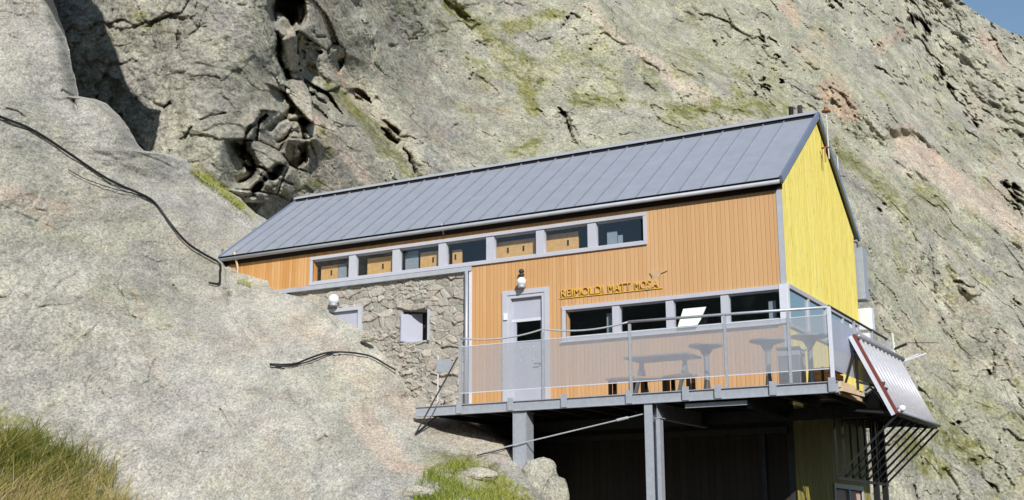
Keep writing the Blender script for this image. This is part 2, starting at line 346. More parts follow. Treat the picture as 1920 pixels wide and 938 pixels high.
# grass
def grass_mat(name, stops):
    k = NT(name); t = k.attr('tone'); c = k.ramp(t, stops); k.col(c); k.rough(.65); k.b.inputs['Specular IOR Level'].default_value = .2
    tl = k.n('BsdfTranslucent'); k.l(c, tl.inputs[0]); mx = k.n('MixShader', i_0=.35); k.l(k.b.outputs[0], mx.inputs[1]); k.l(tl.outputs[0], mx.inputs[2]); k.l(mx.outputs[0], k.o.inputs[0]); M[name] = k.m
grass_mat('long_grass', [(0, lin(76, 88, 34)), (.35, lin(112, 122, 48)), (.6, lin(152, 146, 76)), (.8, lin(186, 166, 112)), (1, lin(208, 190, 146))])
grass_mat('short_grass', [(0, lin(82, 96, 30)), (.45, lin(128, 142, 50)), (.75, lin(160, 166, 76)), (1, lin(184, 172, 112))])

# ------------------------------------------------------------------ TERRAIN: far mountain side
far_ctrl = [(280, 0, 37), (200, -300, 38), (330, 150, 35.5), (360, 300, 34.2), (400, 350, 34.4), (450, 200, 36.5), (500, 100, 38.5), (520, 0, 40), (430, -200, 41), (500, 330, 36.5),
 (120, 100, 37), (200, 200, 36), (0, 0, 40), (-350, -300, 44), (-350, 938, 40), (200, 600, 36), (400, 600, 37), (600, 700, 38), (700, 938, 38), (900, 1300, 34), (-350, 1300, 38),
 (570, 120, 45), (620, 250, 44), (560, 370, 40), (650, 330, 44), (640, 60, 50), (600, -200, 52),
 (740, 150, 60), (720, 330, 48), (820, 50, 76), (900, 300, 58), (1000, 150, 84), (1100, 0, 108), (1000, -300, 130), (1100, 280, 66), (1300, 200, 88), (1300, 50, 122), (1300, -300, 175),
 (1500, 200, 105), (1500, 0, 160), (1700, 100, 190), (1815, 0, 225), (1900, 50, 235), (2400, 200, 235), (1600, 300, 104), (1700, 400, 98), (1900, 400, 132), (2300, 500, 120), (1900, 250, 180),
 (1650, 600, 68), (1900, 700, 78), (1700, 938, 52), (1900, 938, 56), (1300, 938, 42), (1100, 600, 44), (1500, 700, 46), (2300, 938, 60), (1900, 1300, 38), (1300, 1300, 34)]
NR, NC = 680, 1060
px1 = np.linspace(-350, 2350, NC); crest_x = [-350, 900, 1500, 1650, 1750, 1815, 1860, 1920, 2050, 2350]; crest_y = [-700, -560, -255, -118, -38, 14, 42, 72, 154, 340]
cy = np.interp(px1, crest_x, crest_y); jit = (fbm(np.c_[px1 / 60, px1 * 0, px1 * 0], 5, 3) * 14)
top = cy + jit * sstep(px1, 1500, 1800) * .7
vv = np.linspace(0, 1, NR) ** 1.0
py2 = np.where((top < 0)[None], 0, 0.) + 0
PYg = np.empty((NR, NC)); kt = int(NR * .13)
for j in range(NC):      # a tenth of the rows above the frame, the rest inside it, a few below
    t0 = top[j]
    if t0 < -20: PYg[:, j] = np.r_[np.linspace(t0, -20, kt, endpoint=False), np.linspace(-20, 960, NR - kt - 20, endpoint=False), np.linspace(960, 1300, 20)]
    else: PYg[:, j] = np.r_[np.linspace(t0, 960, NR - 20, endpoint=False), np.linspace(960, 1300, 20)]
wgt = sstep(top, -60, -10)      # blend rows so the columns stay smooth
lo = np.r_[np.linspace(0, 1, NR)]
PXg = np.repeat(px1[None], NR, 0)
for j in range(NC):
    if top[j] > -120 and top[j] < -20:
        a = sstep(np.array(top[j]), -120, -20); alt = np.r_[np.linspace(top[j], 960, NR - 20, endpoint=False), np.linspace(960, 1300, 20)]
        PYg[:, j] = PYg[:, j] * (1 - a) + alt * a
far_ctrl = [(x, y, b_ if b_ < 55 else 55 * (b_ / 55) ** .6) for x, y, b_ in far_ctrl]
B0 = tps(far_ctrl)(PXg, PYg)
def deep(P, k): return np.c_[P @ RM[:, 0], P @ RM[:, 2], (P @ RM[:, 1]) * k]
S0 = deep(survey(PXg, PYg, B0).reshape(-1, 3), .3); b = B0.ravel(); X, Y = PXg.ravel(), PYg.ravel()
wx = X + 14 * fbm(S0 * .35, 4, 40); wy = Y + 14 * fbm(S0 * .35 + 50, 4, 41)
# axes of the rock's bedding: u across, w down the dip (runs down to the right)
eb = RM[:, 1]; ex = RM[:, 0]
def dipped(P, su, sw, sb, ang=48):
    a = math.radians(ang); u, z, q = P[:, 0], P[:, 1], P[:, 2]
    al = u * math.cos(a) - z * math.sin(a); ac = u * math.sin(a) + z * math.cos(a)      # al runs down-right
    return np.c_[al / su, ac / sw, q / sb]
sc = b / 60.        # coarser forms on the farther faces
smooth0 = np.clip(1.0 - sstep(X, 480, 560), 0, 1) * .8
rough = .75 + .55 * fbm(S0 * .05, 3, 90)
D = np.zeros(len(b), np.float32)
D += 1.6 * sc * fbm(dipped(S0, 26, 13, 40), 4, 1) + (1 - smooth0) * 2.6 * sc * fbm(S0 * .075, 3, 5)
for pts, w, d in [([(1100, 20), (1300, 150), (1420, 190)], 60, -1.6), ([(1180, -20), (1400, 130), (1560, 230), (1700, 330)], 70, 2.2), ([(1420, -40), (1520, 60), (1600, 190), (1720, 290)], 60, -3.6), ([(1640, -60), (1740, 80), (1850, 240), (1930, 330)], 80, 1.8), ([(1780, -40), (1860, 130), (1960, 280)], 70, -1.8),
                  ([(1560, 250), (1700, 380), (1800, 520)], 60, -1.8), ([(1650, 480), (1760, 600), (1800, 760)], 60, 1.4), ([(1820, 480), (1900, 650)], 70, -1.8), ([(830, 0), (930, 120), (1060, 260)], 40, 1.3), ([(700, 60), (760, 200), (800, 330)], 60, -1.4), ([(900, 60), (1000, 230)], 50, -1.2), ([(640, 120), (740, 270), (780, 340)], 30, 1.2)]:
    D += d * sstep(pline(wx, wy, pts, w), 0, 1)
D += .55 * sc * fbm(dipped(S0, 9, 4.5, 12), 4, 12, ridged=True) * rough + .9 * sc * fbm(S0 * .16, 4, 15)
w1, e1, i1 = worley(dipped(S0, 4.6, 3.0, 6) + .25 * np.c_[fbm(S0 * .4, 3, 60), fbm(S0 * .4, 3, 61), fbm(S0 * .4, 3, 62)], 20, 1.)
w2, e2, i2 = worley(dipped(S0, 1.4, 1.3, 2., 20) + .25 * np.c_[fbm(S0 * 1.3, 2, 63), fbm(S0 * 1.3, 2, 64), fbm(S0 * 1.3, 2, 65)], 33, 1.)
smooth2 = np.clip(1.0 - sstep(X, 480, 560) , 0, 1) * .62          # the big cliff on the left is smoother
D += (1.0 - smooth2) * (.55 * w1 * sstep(fbm(S0 * .07, 3, 95), -.3, .3) + .20 * w2) * (.7 + .3 * sc)
D += .55 * fbm(S0 * .7, 5, 70, .6) * (.5 + .5 * sc) * (1 - .5 * smooth2) + .30 * 1.5 * (1 - smooth2) * sstep(fbm(S0 * .12 + 9, 3, 97), -.3, .2) * worley(S0 / 1.2 + .3 * np.c_[fbm(S0 * 1.5, 3, 76), fbm(S0 * 1.5, 3, 77), fbm(S0 * 1.5, 3, 78)], 75, 1.)[0]
cr = sstep(.05 - e1, 0, .05) * .6 + sstep(.05 - e2, 0, .05) * .3
crn = fbm(S0 * .22, 3, 80); crmask = sstep(crn, -.05, .4); D += .12 * cr * crmask
w3, e3, i3 = worley(dipped(S0, .62, .5, .6, 30) + .3 * np.c_[fbm(S0 * 3, 2, 66), fbm(S0 * 3, 2, 67), fbm(S0 * 3, 2, 68)], 39, 1.)
D += (1 - .7 * smooth2) * (.10 * w3 + .08 * sstep(.08 - e3, 0, .08)) * (.6 + .5 * sc) * sstep(fbm(S0 * .3, 3, 98), -.35, .25)
crack = np.zeros(len(b), np.float32)
gx_ = X + 9 * fbm(S0 * .8, 3, 42) + 6 * fbm(S0 * 3., 3, 44) + 15 * (i2 - .5) + 9 * (i1 - .5); gy_ = Y + 9 * fbm(S0 * .8 + 50, 3, 43) + 6 * fbm(S0 * 3. + 9, 3, 45) - 17 * (i2 - .5) + 11 * (i1 - .5)
gm_ = .3 + .7 * sstep(fbm(S0 * 1.2, 2, 46), -.35, .1)
def groove(pts, w, d):
    global D, crack
    w = w * (.8 if w > 8 else .62); d = d * .62
    m = sstep(pline(gx_, gy_, pts, w), .0, .6) * gm_; D += d * m; crack = np.maximum(crack, .3 * m)
for pts, w, d in [
    ([(540, -60), (538, 20)], 46, 6.5), ([(502, 20), (520, 60), (522, 110), (530, 150)], 12, 3.0), ([(578, 66), (600, 76)], 7, 1.4), ([(572, 92), (600, 108)], 6, 1.),
    ([(578, 186), (606, 200)], 8, 1.4), ([(612, 215), (618, 245)], 9, 1.2), ([(548, 205), (512, 235)], 11, 1.6), ([(566, 225), (574, 280)], 14, 2.6), ([(574, 290), (530, 315), (505, 330)], 15, 2.4),
    ([(500, 215), (470, 245), (460, 285)], 8, 1.2), ([(490, 345), (465, 375)], 12, 1.8), ([(560, 240), (530, 262)], 8, 1.1), ([(455, 290), (480, 310), (520, 335), (540, 345)], 6, .9),
    ([(365, 240), (342, 270)], 5, .7), ([(330, 190), (310, 205)], 5, .6), ([(425, 208), (380, 225)], 5, .5), ([(355, 30), (350, 60), (345, 90)], 4, .4),
    ([(650, 178), (688, 192)], 12, 1.8), ([(690, 200), (715, 232), (745, 258)], 8, 1.6), ([(760, 270), (772, 300), (775, 325)], 6, .9), ([(735, 92)], 9, 1.3), ([(790, 65), (770, 78)], 6, 1.), ([(888, 140)], 8, 1.4),
    ([(1052, 200), (1070, 235), (1090, 270)], 8, 2.2), ([(1058, 45), (1078, 26), (1092, 30)], 6, 2.2), ([(1110, 92)], 7, 1.8), ([(860, 230), (845, 238)], 5, .9),
    ([(1340, 68), (1346, 74)], 6, 2.), ([(1420, 55), (1460, 105)], 6, 3.2), ([(1560, 0), (1580, 18)], 6, 2.), ([(1710, 15), (1735, 70)], 8, 5), ([(1760, 130), (1840, 240)], 7, 4),
    ([(1440, 150), (1425, 175)], 7, 2.6), ([(1470, 155)], 8, 2.4), ([(1640, 120), (1700, 170)], 5, 2.2), ([(1720, 300), (1745, 315)], 6, 2.), ([(1885, 340), (1920, 395)], 9, 4.), ([(1800, 360)], 5, 1.4),
    ([(1655, 395)], 9, 1.6), ([(1900, 562)], 10, 1.8), ([(1790, 538), (1840, 545)], 4, 1.), ([(1785, 800)], 11, 1.6), ([(1880, 610), (1860, 700)], 4, .8), ([(1750, 450), (1760, 560), (1790, 680)], 7, .8),
    ([(1770, 880), (1800, 935)], 12, .9), ([(1825, 860), (1860, 920)], 14, 1.0), ([(1690, 870), (1710, 935)], 8, .7)]:
    groove(pts, w, d)
m_ = np.maximum(sstep(pline(X + 3 * fbm(S0 * 2, 3, 190), Y, [(532, 45), (548, 110), (566, 180), (580, 205)], 15), .1, .4), sstep(pline(X, Y, [(588, 215), (640, 285), (700, 350)], 20), .1, .4)); D = D * (1 - .8 * m_) - .7 * m_
rc = sstep(X + 6 * fbm(S0 * 2, 3, 191), 500, 512) * sstep(-X + 6 * fbm(S0 * 2, 3, 192), -580, -568) * sstep(-Y + .0 * X - 26 * np.abs(X - 540) / 40, -72, -54)
D += np.where(Y > -26, 2.4, -1.3) * rc * sstep(Y, -230, -190)  # recess, with an unseen lip added above it to keep it in shade
# the leaning slab between the gullies and a bulging edge on the left cliff
blk = np.clip(1 - np.hypot((X - 578) / 85, (Y - 150) / 170), 0, 1); wg, eg, ig = worley(dipped(S0, 1.35, .95, 1.3, 60), 51, .9); D += sstep(blk, 0, .5) * (wg * 2.3 + .5 * sstep(.07 - eg, 0, .07))
wg2, eg2, _ = worley(dipped(S0, 1.7, 1.2, 1.6, 30), 57, .8); blk2 = np.clip(1 - np.hypot((X - 500) / 90, (Y - 300) / 110), 0, 1); D += sstep(blk2, 0, .4) * (wg2 * 2.0 + .5 * sstep(.05 - eg2, 0, .05))
D *= np.where(b > 110, 1 - np.minimum(.35, (b - 110) / 300), 1)
moss = np.zeros(len(b), np.float32); rust = moss.copy(); pale = moss.copy()
for pts, w, s in [([(845, 15), (905, 55), (950, 100), (985, 160), (1000, 200)], 26, 1.), ([(880, 35), (960, 52), (1045, 28)], 20, .9), ([(975, 110), (1030, 140), (1010, 165)], 34, .8), ([(1050, 110), (1130, 110), (1150, 160)], 40, .62),
     ([(1080, 185), (1160, 185)], 26, .9), ([(1200, 130), (1240, 175)], 26, .6), ([(1290, 100), (1345, 120)], 24, .65), ([(1260, 215), (1330, 200), (1470, 205)], 28, .95), ([(1380, 165), (1440, 200)], 18, .8), ([(620, 160), (665, 205), (705, 245), (725, 285)], 22, .95),
     ([(735, 270), (762, 330)], 18, .7), ([(850, 195), (885, 215)], 12, .7), ([(960, 290), (1010, 270)], 15, .9), ([(1030, 250), (1000, 285)], 12, .7), ([(555, 350), (600, 345)], 14, .7), ([(368, 322), (405, 350), (455, 390)], 15, 1.1),
     ([(600, 240), (620, 290)], 16, .7), ([(255, 30), (310, 55)], 26, .55), ([(1580, 290), (1640, 330), (1700, 400)], 26, .85), ([(1570, 270), (1600, 300)], 18, .8), ([(1640, 355), (1830, 440)], 40, .5), ([(1720, 350), (1770, 380)], 24, .8), ([(1680, 460), (1690, 520)], 22, .6),
     ([(1780, 480), (1790, 600), (1800, 650)], 20, .5), ([(1720, 760), (1790, 830), (1830, 850)], 40, .95), ([(1700, 830), (1760, 880)], 36, .85), ([(1850, 760), (1890, 790)], 22, .7), ([(1740, 730), (1790, 745)], 20, .6), ([(1860, 930), (1920, 900)], 30, .55), ([(1520, 120), (1560, 180)], 16, .3), ([(1130, 60), (1250, 80)], 50, .38), ([(820, 5), (700, 30)], 30, .35), ([(1900, 200), (1850, 330)], 24, .35)]:
    moss = np.maximum(moss, s * sstep(pline(wx, wy, pts, w * 1.15), 0, .8))
for pts, w, s in [([(1478, 5), (1492, 40)], 18, .9), ([(1520, 60), (1560, 90)], 20, .6), ([(1555, 165), (1600, 210)], 28, .95), ([(1650, 85), (1690, 60)], 22, .7), ([(1500, 90), (1570, 150), (1600, 200)], 26, .6), ([(1840, 60), (1880, 110)], 24, .7), ([(1830, 150), (1870, 330)], 40, .45), ([(1700, 250), (1800, 330)], 40, .45),
     ([(690, 120), (720, 160)], 26, .35), ([(640, 120), (650, 160)], 18, .5), ([(1860, 350), (1920, 380)], 20, .6), ([(300, 210), (330, 225)], 12, .5)]:
    rust = np.maximum(rust, s * sstep(pline(wx, wy, pts, w * 1.2), 0, .8))
for pts, w, s in [([(1700, 280), (1800, 350), (1930, 440)], 32, 1.), ([(1100, 15), (1180, 90), (1260, 150), (1330, 190)], 22, .6), ([(1620, 300), (1700, 320)], 16, .5), ([(590, 220), (650, 300), (700, 350)], 16, .7), ([(530, 50), (560, 180)], 14, .6), ([(490, 380), (540, 360)], 30, .4)]:
    pale = np.maximum(pale, s * sstep(pline(wx, wy, pts, w * 1.2), 0, .8))
D *= 1 - .75 * sstep(pline(wx, wy, [(1700, 280), (1800, 350), (1930, 440)], 40), 0, .6)
sca = fbm(S0 * .16 + 33, 5, 180, .65); moss = np.maximum(moss, .62 * sstep(sca, .02, .4) * (1 - smooth2) * sstep(X, 560, 700)); rust = np.maximum(rust, .35 * sstep(fbm(S0 * .1 + 70, 4, 181), .1, .5))
bb = np.maximum(b + D, 30.); bb = np.where((X > 420) & (Y > 380), np.maximum(bb, 36.5), bb)
P = survey(PXg, PYg, bb.reshape(NR, NC))
# the crest folds over backwards and down
bk = [P]; rows = []
for q in (8, 40, 160):
    r = P[0] + np.array([eb[0] * q, eb[1] * q, -q * .5 + 1]); rows.append(r)
P = np.concatenate([np.stack(rows[::-1]), P], 0)
pad = lambda a: np.concatenate([np.zeros((3, NC)), a.reshape(NR, NC)], 0)
hill = gridmesh('hills', P, M['granite_far'], dict(moss=pad(moss), rust=pad(rust), pale=pad(pale), crack=pad(crack)), flip=True)
tag(hill, 'steep grey granite mountainside with green and rusty patches rising behind the hut', 'mountainside', kind='structure')

# ------------------------------------------------------------------ TERRAIN: near granite slab
near_ctrl = [(-350, -1000, 31), (77, -765, 29.5), (175, -419, 29.2), (285, -107, 29.5), (-350, -500, 29), (-350, 0, 24), (-350, 300, 19), (-350, 938, 10), (-350, 1300, 6.5), (0, -400, 28), (100, 0, 28.6), (0, 0, 26), (60, 110, 25.5), (128, 90, 28.2), (148, 180, 27.5), (190, 190, 28), (0, 220, 21.5), (120, 260, 25),
 (262, 275, 29.6), (0, 450, 17.5), (0, 700, 13.8), (0, 938, 10.6), (0, 1300, 7), (340, 300, 32.2), (420, 350, 33.6), (490, 405, 34), (560, 420, 35), (240, 350, 27.5), (200, 450, 23.3), (330, 420, 29), (410, 490, 30.4), (400, 560, 27.5), (430, 524, 29.9), (505, 546, 28.75),
 (470, 495, 30.8), (250, 600, 20.6), (200, 800, 15.4), (250, 938, 13.6), (400, 700, 21.4), (400, 938, 16), (560, 660, 25), (620, 600, 27.1), (680, 622, 26.8), (745, 688, 26.2), (775, 745, 25.6), (600, 800, 21.5), (600, 938, 18.6), (840, 782, 25.2), (965, 832, 24), (1000, 870, 23.2),
 (800, 860, 22.), (900, 938, 20.2), (1060, 938, 21.8), (760, 1000, 18.4), (500, 1300, 11.5), (1100, 1300, 13), (780, 800, 23.8)]
sil_y = [-1000, -765, -582, -419, -258, -107, -60, -22, 0, 60, 90, 150, 181, 186, 195, 215, 240, 275, 283, 290, 300, 330, 370, 400, 412, 520, 538, 546, 556, 572, 600, 612, 625, 650, 690, 715, 740, 752, 770, 780, 800, 832, 860, 890, 938, 1300]
sil_x = [40, 77, 121, 175, 221, 293, 190, 106, 100, 122, 129, 141, 147, 178, 200, 222, 240, 262, 270, 326, 350, 372, 448, 480, 500, 500, 506, 522, 558, 592, 640, 668, 682, 704, 742, 758, 764, 790, 838, 862, 905, 964, 985, 1000, 1030, 1120]  # rows above the frame bulge into an unseen overhang, added to shadow the cliff
NR2, NC2 = 640, 460
pyn = np.r_[np.linspace(-1000, -10, 60, endpoint=False), np.linspace(-10, 960, NR2 - 90, endpoint=False), np.linspace(960, 1300, 30)]
sx = np.interp(pyn, sil_y, sil_x); sx = sx + 2.5 * fbm(np.c_[pyn / 16, pyn * 0, pyn * 0 + 5], 4, 8)
t = np.linspace(0, 1, NC2); tt = np.where(t < .12, t / .12 * .5 * .26, 0)
PXn = np.empty((NR2, NC2)); 
for i in range(NR2):
    ncl = 40; PXn[i] = np.r_[np.linspace(-350, -10, ncl, endpoint=False), np.linspace(-10, sx[i], NC2 - ncl)]
PYn = np.repeat(pyn[:, None], NC2, 1)
near_ctrl = [(x, y, b_ + max(0, min(1, (720 - x) / 450)) * .42 * max(0, 30 - b_)) for x, y, b_ in near_ctrl]
Bn = tps(near_ctrl)(PXn, PYn); Sn = deep(survey(PXn, PYn, Bn).reshape(-1, 3), .3); bn = Bn.ravel(); X, Y = PXn.ravel(), PYn.ravel()
wx = X + 7 * fbm(Sn * .8, 4, 140); wy = Y + 7 * fbm(Sn * .8 + 50, 4, 141)
Dn = .55 * fbm(dipped(Sn, 7, 2.2, 8, 38), 4, 101) * np.clip(bn / 22, .5, 1)
Dn += .16 * fbm(dipped(Sn, 1.6, .6, 2, 38), 5, 108, ridged=True) * sstep(fbm(Sn * .2, 3, 130), -.3, .3)
Dn += .075 * fbm(Sn * 2.2, 5, 112, .6) + .05 * fbm(Sn * 7., 4, 119, .65)
wc, ec, ic = worley(dipped(Sn, .5, .3, .5, 40) + .35 * np.c_[fbm(Sn * 2, 3, 170), fbm(Sn * 2, 3, 171), fbm(Sn * 2, 3, 172)], 175, 1.); Dn += (.045 * wc + .02 * sstep(.06 - ec, 0, .06)) * sstep(fbm(Sn * .35, 3, 176), -.15, .3)
wa, ea, ia = worley(dipped(Sn, 3.4, 1.1, 3.5, 42) + .3 * np.c_[fbm(Sn * .5, 3, 160), fbm(Sn * .5, 3, 161), fbm(Sn * .5, 3, 162)], 120, 1.); Dn += .05 * wa * sstep(fbm(Sn * .15, 3, 131), -.2, .35)
crn = np.zeros(len(bn), np.float32)
for pts, w, d in [([(120, 170), (138, 180), (148, 205)], 6, .3), ([(12, 205), (34, 211), (48, 222)], 4, .2), ([(150, 320), (190, 340), (240, 360)], 4, .18), ([(188, 372), (220, 370)], 3, .15), ([(308, 372), (318, 378)], 4, .2), ([(222, 535), (245, 590), (258, 602)], 3, .2), ([(410, 770), (440, 815)], 4, .25),
     ([(326, 535), (330, 545)], 5, .35), ([(0, 385), (100, 430), (180, 490), (260, 560)], 5, .12), ([(420, 540), (440, 600), (500, 680)], 5, .25), ([(500, 680), (560, 760), (640, 850)], 4, .14), ([(430, 560), (422, 505), (415, 470)], 6, .3), ([(340, 620), (400, 720), (470, 830)], 4, .1),
     ([(860, 860), (930, 842), (985, 832)], 4, .22), ([(745, 690), (738, 678)], 7, .4), ([(755, 748), (768, 732)], 7, .4), ([(270, 288), (300, 300), (335, 318)], 5, .3), ([(0, 520), (120, 600), (230, 680), (330, 800), (380, 938)], 5, .12), ([(560, 620), (620, 650), (690, 720)], 4, .1)]:
    m = sstep(pline(wx, wy, pts, w * .8), 0, .8) * (.35 + .65 * sstep(fbm(Sn * 1.1, 2, 150), -.25, .2)); Dn += d * .42 * m; crn = np.maximum(crn, m * .3)
mn_ = np.zeros(len(bn), np.float32); rn_ = mn_.copy(); pn_ = mn_.copy()
for pts, w, s in [([(365, 322), (405, 352), (470, 402)], 15, .85), ([(820, 870), (900, 880), (980, 938)], 44, .9), ([(0, 800), (80, 850), (170, 938)], 70, .8), ([(110, 290), (260, 400)], 60, .3), ([(0, 150), (120, 250)], 40, .25), ([(150, 500), (350, 640)], 50, .28)]:
    mn_ = np.maximum(mn_, s * sstep(pline(wx, wy, pts, w), 0, .8))
for pts, w, s in [([(20, 360), (110, 400)], 40, .55), ([(90, 420), (100, 400)], 16, .7), ([(505, 745), (545, 740)], 12, .7), ([(240, 520), (270, 600)], 14, .5), ([(400, 555), (420, 570)], 9, .6), ([(620, 560), (640, 545)], 24, .4), ([(740, 870), (790, 880)], 18, .5)]:
    rn_ = np.maximum(rn_, s * sstep(pline(wx, wy, pts, w), 0, .8))
for pts, w, s in [([(680, 780), (740, 860)], 50, .8), ([(560, 600), (700, 720), (800, 800), (950, 850)], 60, .5), ([(490, 800), (560, 930)], 46, .4), ([(140, 530), (230, 600), (300, 700)], 34, .4), ([(0, 0), (100, 120)], 50, .3)]:
    pn_ = np.maximum(pn_, s * sstep(pline(wx, wy, pts, w), 0, .8))
# lower margin dips away behind its own edge
Bd = (bn + Dn).reshape(NR2, NC2)
edge = sstep(PXn, (sx - 34)[:, None], sx[:, None]) ** 3
hard = np.interp(pyn, [-1000, 280, 300, 760, 800, 1300], [1, 1, .0, .0, 1, 1])[:, None]; Bd = Bd + edge * 1.2 * hard
P = survey(PXn, PYn, Bd); cols = []
for q in (.35, 1.2, 3.5, 9):
    cols.append(survey(sx - 0.5 * q - np.where(pyn < -8, 34. * q, 0), pyn, Bd[:, -1] + np.where(pyn < -8, .25, 1) * q))
P = np.concatenate([P, np.stack(cols, 1)], 1); pad = lambda a: np.concatenate([a.reshape(NR2, NC2), np.repeat(a.reshape(NR2, NC2)[:, -1:], 4, 1) * 0], 1)
slab = gridmesh('terrain', P, M['granite_near'], dict(moss=pad(mn_), rust=pad(rn_), pale=pad(pn_), crack=pad(crn)), flip=True)
tag(slab, 'pale lichen-spotted granite slab sloping down from the left to the hut', 'rock slab', kind='structure')
def on_slab(x, y, lift=0.):
    i = int(np.argmin(np.abs(pyn - y))); j = int(np.argmin(np.abs(PXn[i] - x))); bq = Bd[max(0, i - 2):i + 3, max(0, j - 2):j + 3].min() - lift
    return Vector(survey(x, y, bq))

# ------------------------------------------------------------------ HUT
hut = thing('mountain_hut', 'long larch-clad mountain hut with zinc roof and bright yellow gable', 'building', (-6.9, 2.8, 0))
RW = .014      # rear storey sheet thickness helper
# front cladding
mb = MB(); H_UP = (-11.17, -2.84, 3.30, 3.86); H_LO = (-4.62, -.06, 1.47, 2.10); H_DR = (-6.05, -5.05, -.1, 2.55)
walls(mb, 'x', -13.8, -.10, 3.17, 4.14, [H_UP], 0, .18); walls(mb, 'x', -6.86, -.10, -.1, 3.17, [H_LO, H_DR], 0, .18)
mb.box(-.10, -.02, .02, .18, -.1, 1.40); mb.box(-.10, -.02, .02, .18, 2.16, 4.14)
mb.build('timber_wall', M['larch_boards'], hut)
mb = MB(); mb.box(-.10, .008, -.012, .02, 2.17, 4.12).box(-.10, .008, -.012, .02, 0.0, 1.39); mb.build('corner_trim', M['zinc_trim'], hut)
# yellow gable (pentagon above the window band, sill band below)
mb = MB()
def pent(z0, x0, x1): return [(x0, .02, z0), (x0, 5.47, z0), (x0, 5.47, 4.2), (x0, 2.8, 6.18), (x0, .02, 4.16)]
mb.prism(pent(2.17, 0, .03), (-.12, 0, 0)); mb.box(-.02, .0, 0.02, 5.47, -.1, 1.36)
g = mb.build('gable_wall', M['yellow_boards'], hut); g['label'] = 'weathered yellow board gable'
mb = MB(); mb.box(-13.8, -.12, 5.3, 5.45, -3.5, 4.2).box(-13.8, -13.6, .18, 5.3, -.1, 4.2).prism([(-13.8, .18, 4.2), (-13.8, 5.3, 4.2), (-13.8, 2.8, 6.15)], (.2, 0, 0)); mb.build('rear_wall', M['interior_dark'], hut)
mb = MB(); mb.box(-13.6, -.13, .19, 5.3, 2.55, 2.7).box(-7.2, -.13, .19, 5.3, -.35, -.12).box(-13.6, -.13, 2.2, 2.3, 2.7, 4.6).box(-7.2, -.13, 3.0, 3.1, -.1, 2.55).box(-7.2, -7.05, .2, 5.3, -.3, 2.55); mb.build('inner_floor', M['interior_dark'], hut)
# roof
SL = (6.33 - 4.19) / 2.95; ra = math.atan(SL)
def roofz(y): return 4.19 + SL * (y + .14) if y <= 2.8 else 4.19 + SL * (5.74 - y)
def roofslab(x0, x1, y0, y1, t, lift=0.):
    m = MB(); return m.prism([(x0, y0, roofz(y0) + lift), (x0, y1, roofz(y1) + lift), (x0, y1, roofz(y1) + lift - t), (x0, y0, roofz(y0) + lift - t)], (x1 - x0, 0, 0))
mb = roofslab(-13.92, .06, -.14, 2.8, .03); mb.prism([(-13.92, 2.8, roofz(2.8)), (-13.92, 5.72, 4.2), (-13.92, 5.72, 4.17), (-13.92, 2.8, roofz(2.8) - .03)], (13.98, 0, 0))
x = -13.92 + .40
while x < -.3:
    s_ = roofslab(x - .0065, x + .0065, -.13, 2.72, .045, .04); mb.add(s_.v, s_.f); x += .46
roof = mb.build('roof', M['zinc_roof'], hut); roof.data.materials.append(M['roof_seam'])
for p_ in list(roof.data.polygons)[12:]: p_.material_index = 1
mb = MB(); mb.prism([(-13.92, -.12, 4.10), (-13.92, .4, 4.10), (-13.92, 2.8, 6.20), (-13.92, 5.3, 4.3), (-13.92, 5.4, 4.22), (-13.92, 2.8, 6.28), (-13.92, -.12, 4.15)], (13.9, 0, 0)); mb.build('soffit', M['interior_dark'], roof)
mb = MB(); mb.prism([(-13.95, 2.62, 6.33), (-13.95, 2.8, 6.41), (-13.95, 2.98, 6.33), (-13.95, 2.98, 6.29), (-13.95, 2.8, 6.37), (-13.95, 2.62, 6.29)], (14.0, 0, 0)); mb.build('ridge_cap', M['zinc_trim'], roof)
mb = MB(); mb.box(-13.9, .04, 2.66, 2.69, 6.22, 6.30); mb.build('ridge_vent', M['black_steel'], roof)
mb = MB()
for a, c in (((.065, -.16, 4.16), (.065, 2.8, 6.32)), ((.065, 2.8, 6.32), (.065, 5.74, 4.17))): mb.bar(a, c, .05, .13)
mb.build('verge_trim', M['roof_edge'], roof)
mb = MB(); mb.bar((-13.94, -.16, 4.16), (-13.94, 2.8, 6.31), .04, .1); mb.build('verge_trim', M['roof_edge'], roof)
mb = MB(); mb.tube([(-13.95, -.17, 4.11), (-7.5, -.17, 4.11), (.03, -.17, 4.11)], .044, 10); mb.build('gutter', M['zinc_trim'], hut, True)
MB().box(-13.9, .04, -.225, -.145, 4.166, 4.178).build('drip_gap', M['black_steel'], roof)  # black strip stands in for the dark gap between roof and gutter
mb = MB(); mb.box(-13.9, .03, -.02, -.005, 4.0, 4.10); mb.build('eave_shadow_strip', M['slot_dark'], hut)  # dark strip stands in for the gutter's shadow on the wall
mb = MB(); mb.tube([(-13.41, -.2, 4.25), (-13.4, -.13, 4.06), (-13.39, -.07, 3.9), (-13.38, -.07, 3.5)], .028); mb.build('downpipe', M['timber'], hut, True)
mb = MB(); mb.tube([(-7.53, -.2, 4.22), (-7.53, -.12, 4.08), (-7.53, -.1, 4.0)], .022); mb.build('downpipe_hook', M['zinc_trim'], hut, True)
mb = MB(); mb.box(-12.6, -6.86, -.05, .06, 3.13, 3.23).box(-13.55, -12.6, -.03, .05, 3.12, 3.22); mb.build('flashing_strip', M['zinc_trim'], hut)
mb = MB(); mb.box(-7.03, -6.99, -.03, .15, .0, 3.13).box(-6.93, -6.86, -.02, .0, .0, 3.13); mb.build('wall_edge_trim', M['pale_alu'], hut)
mb = MB(); mb.tube([(-6.96, -.07, 3.12), (-6.96, -.07, .05)], .034, 10); mb.build('downpipe', M['galvanised'], hut, True)
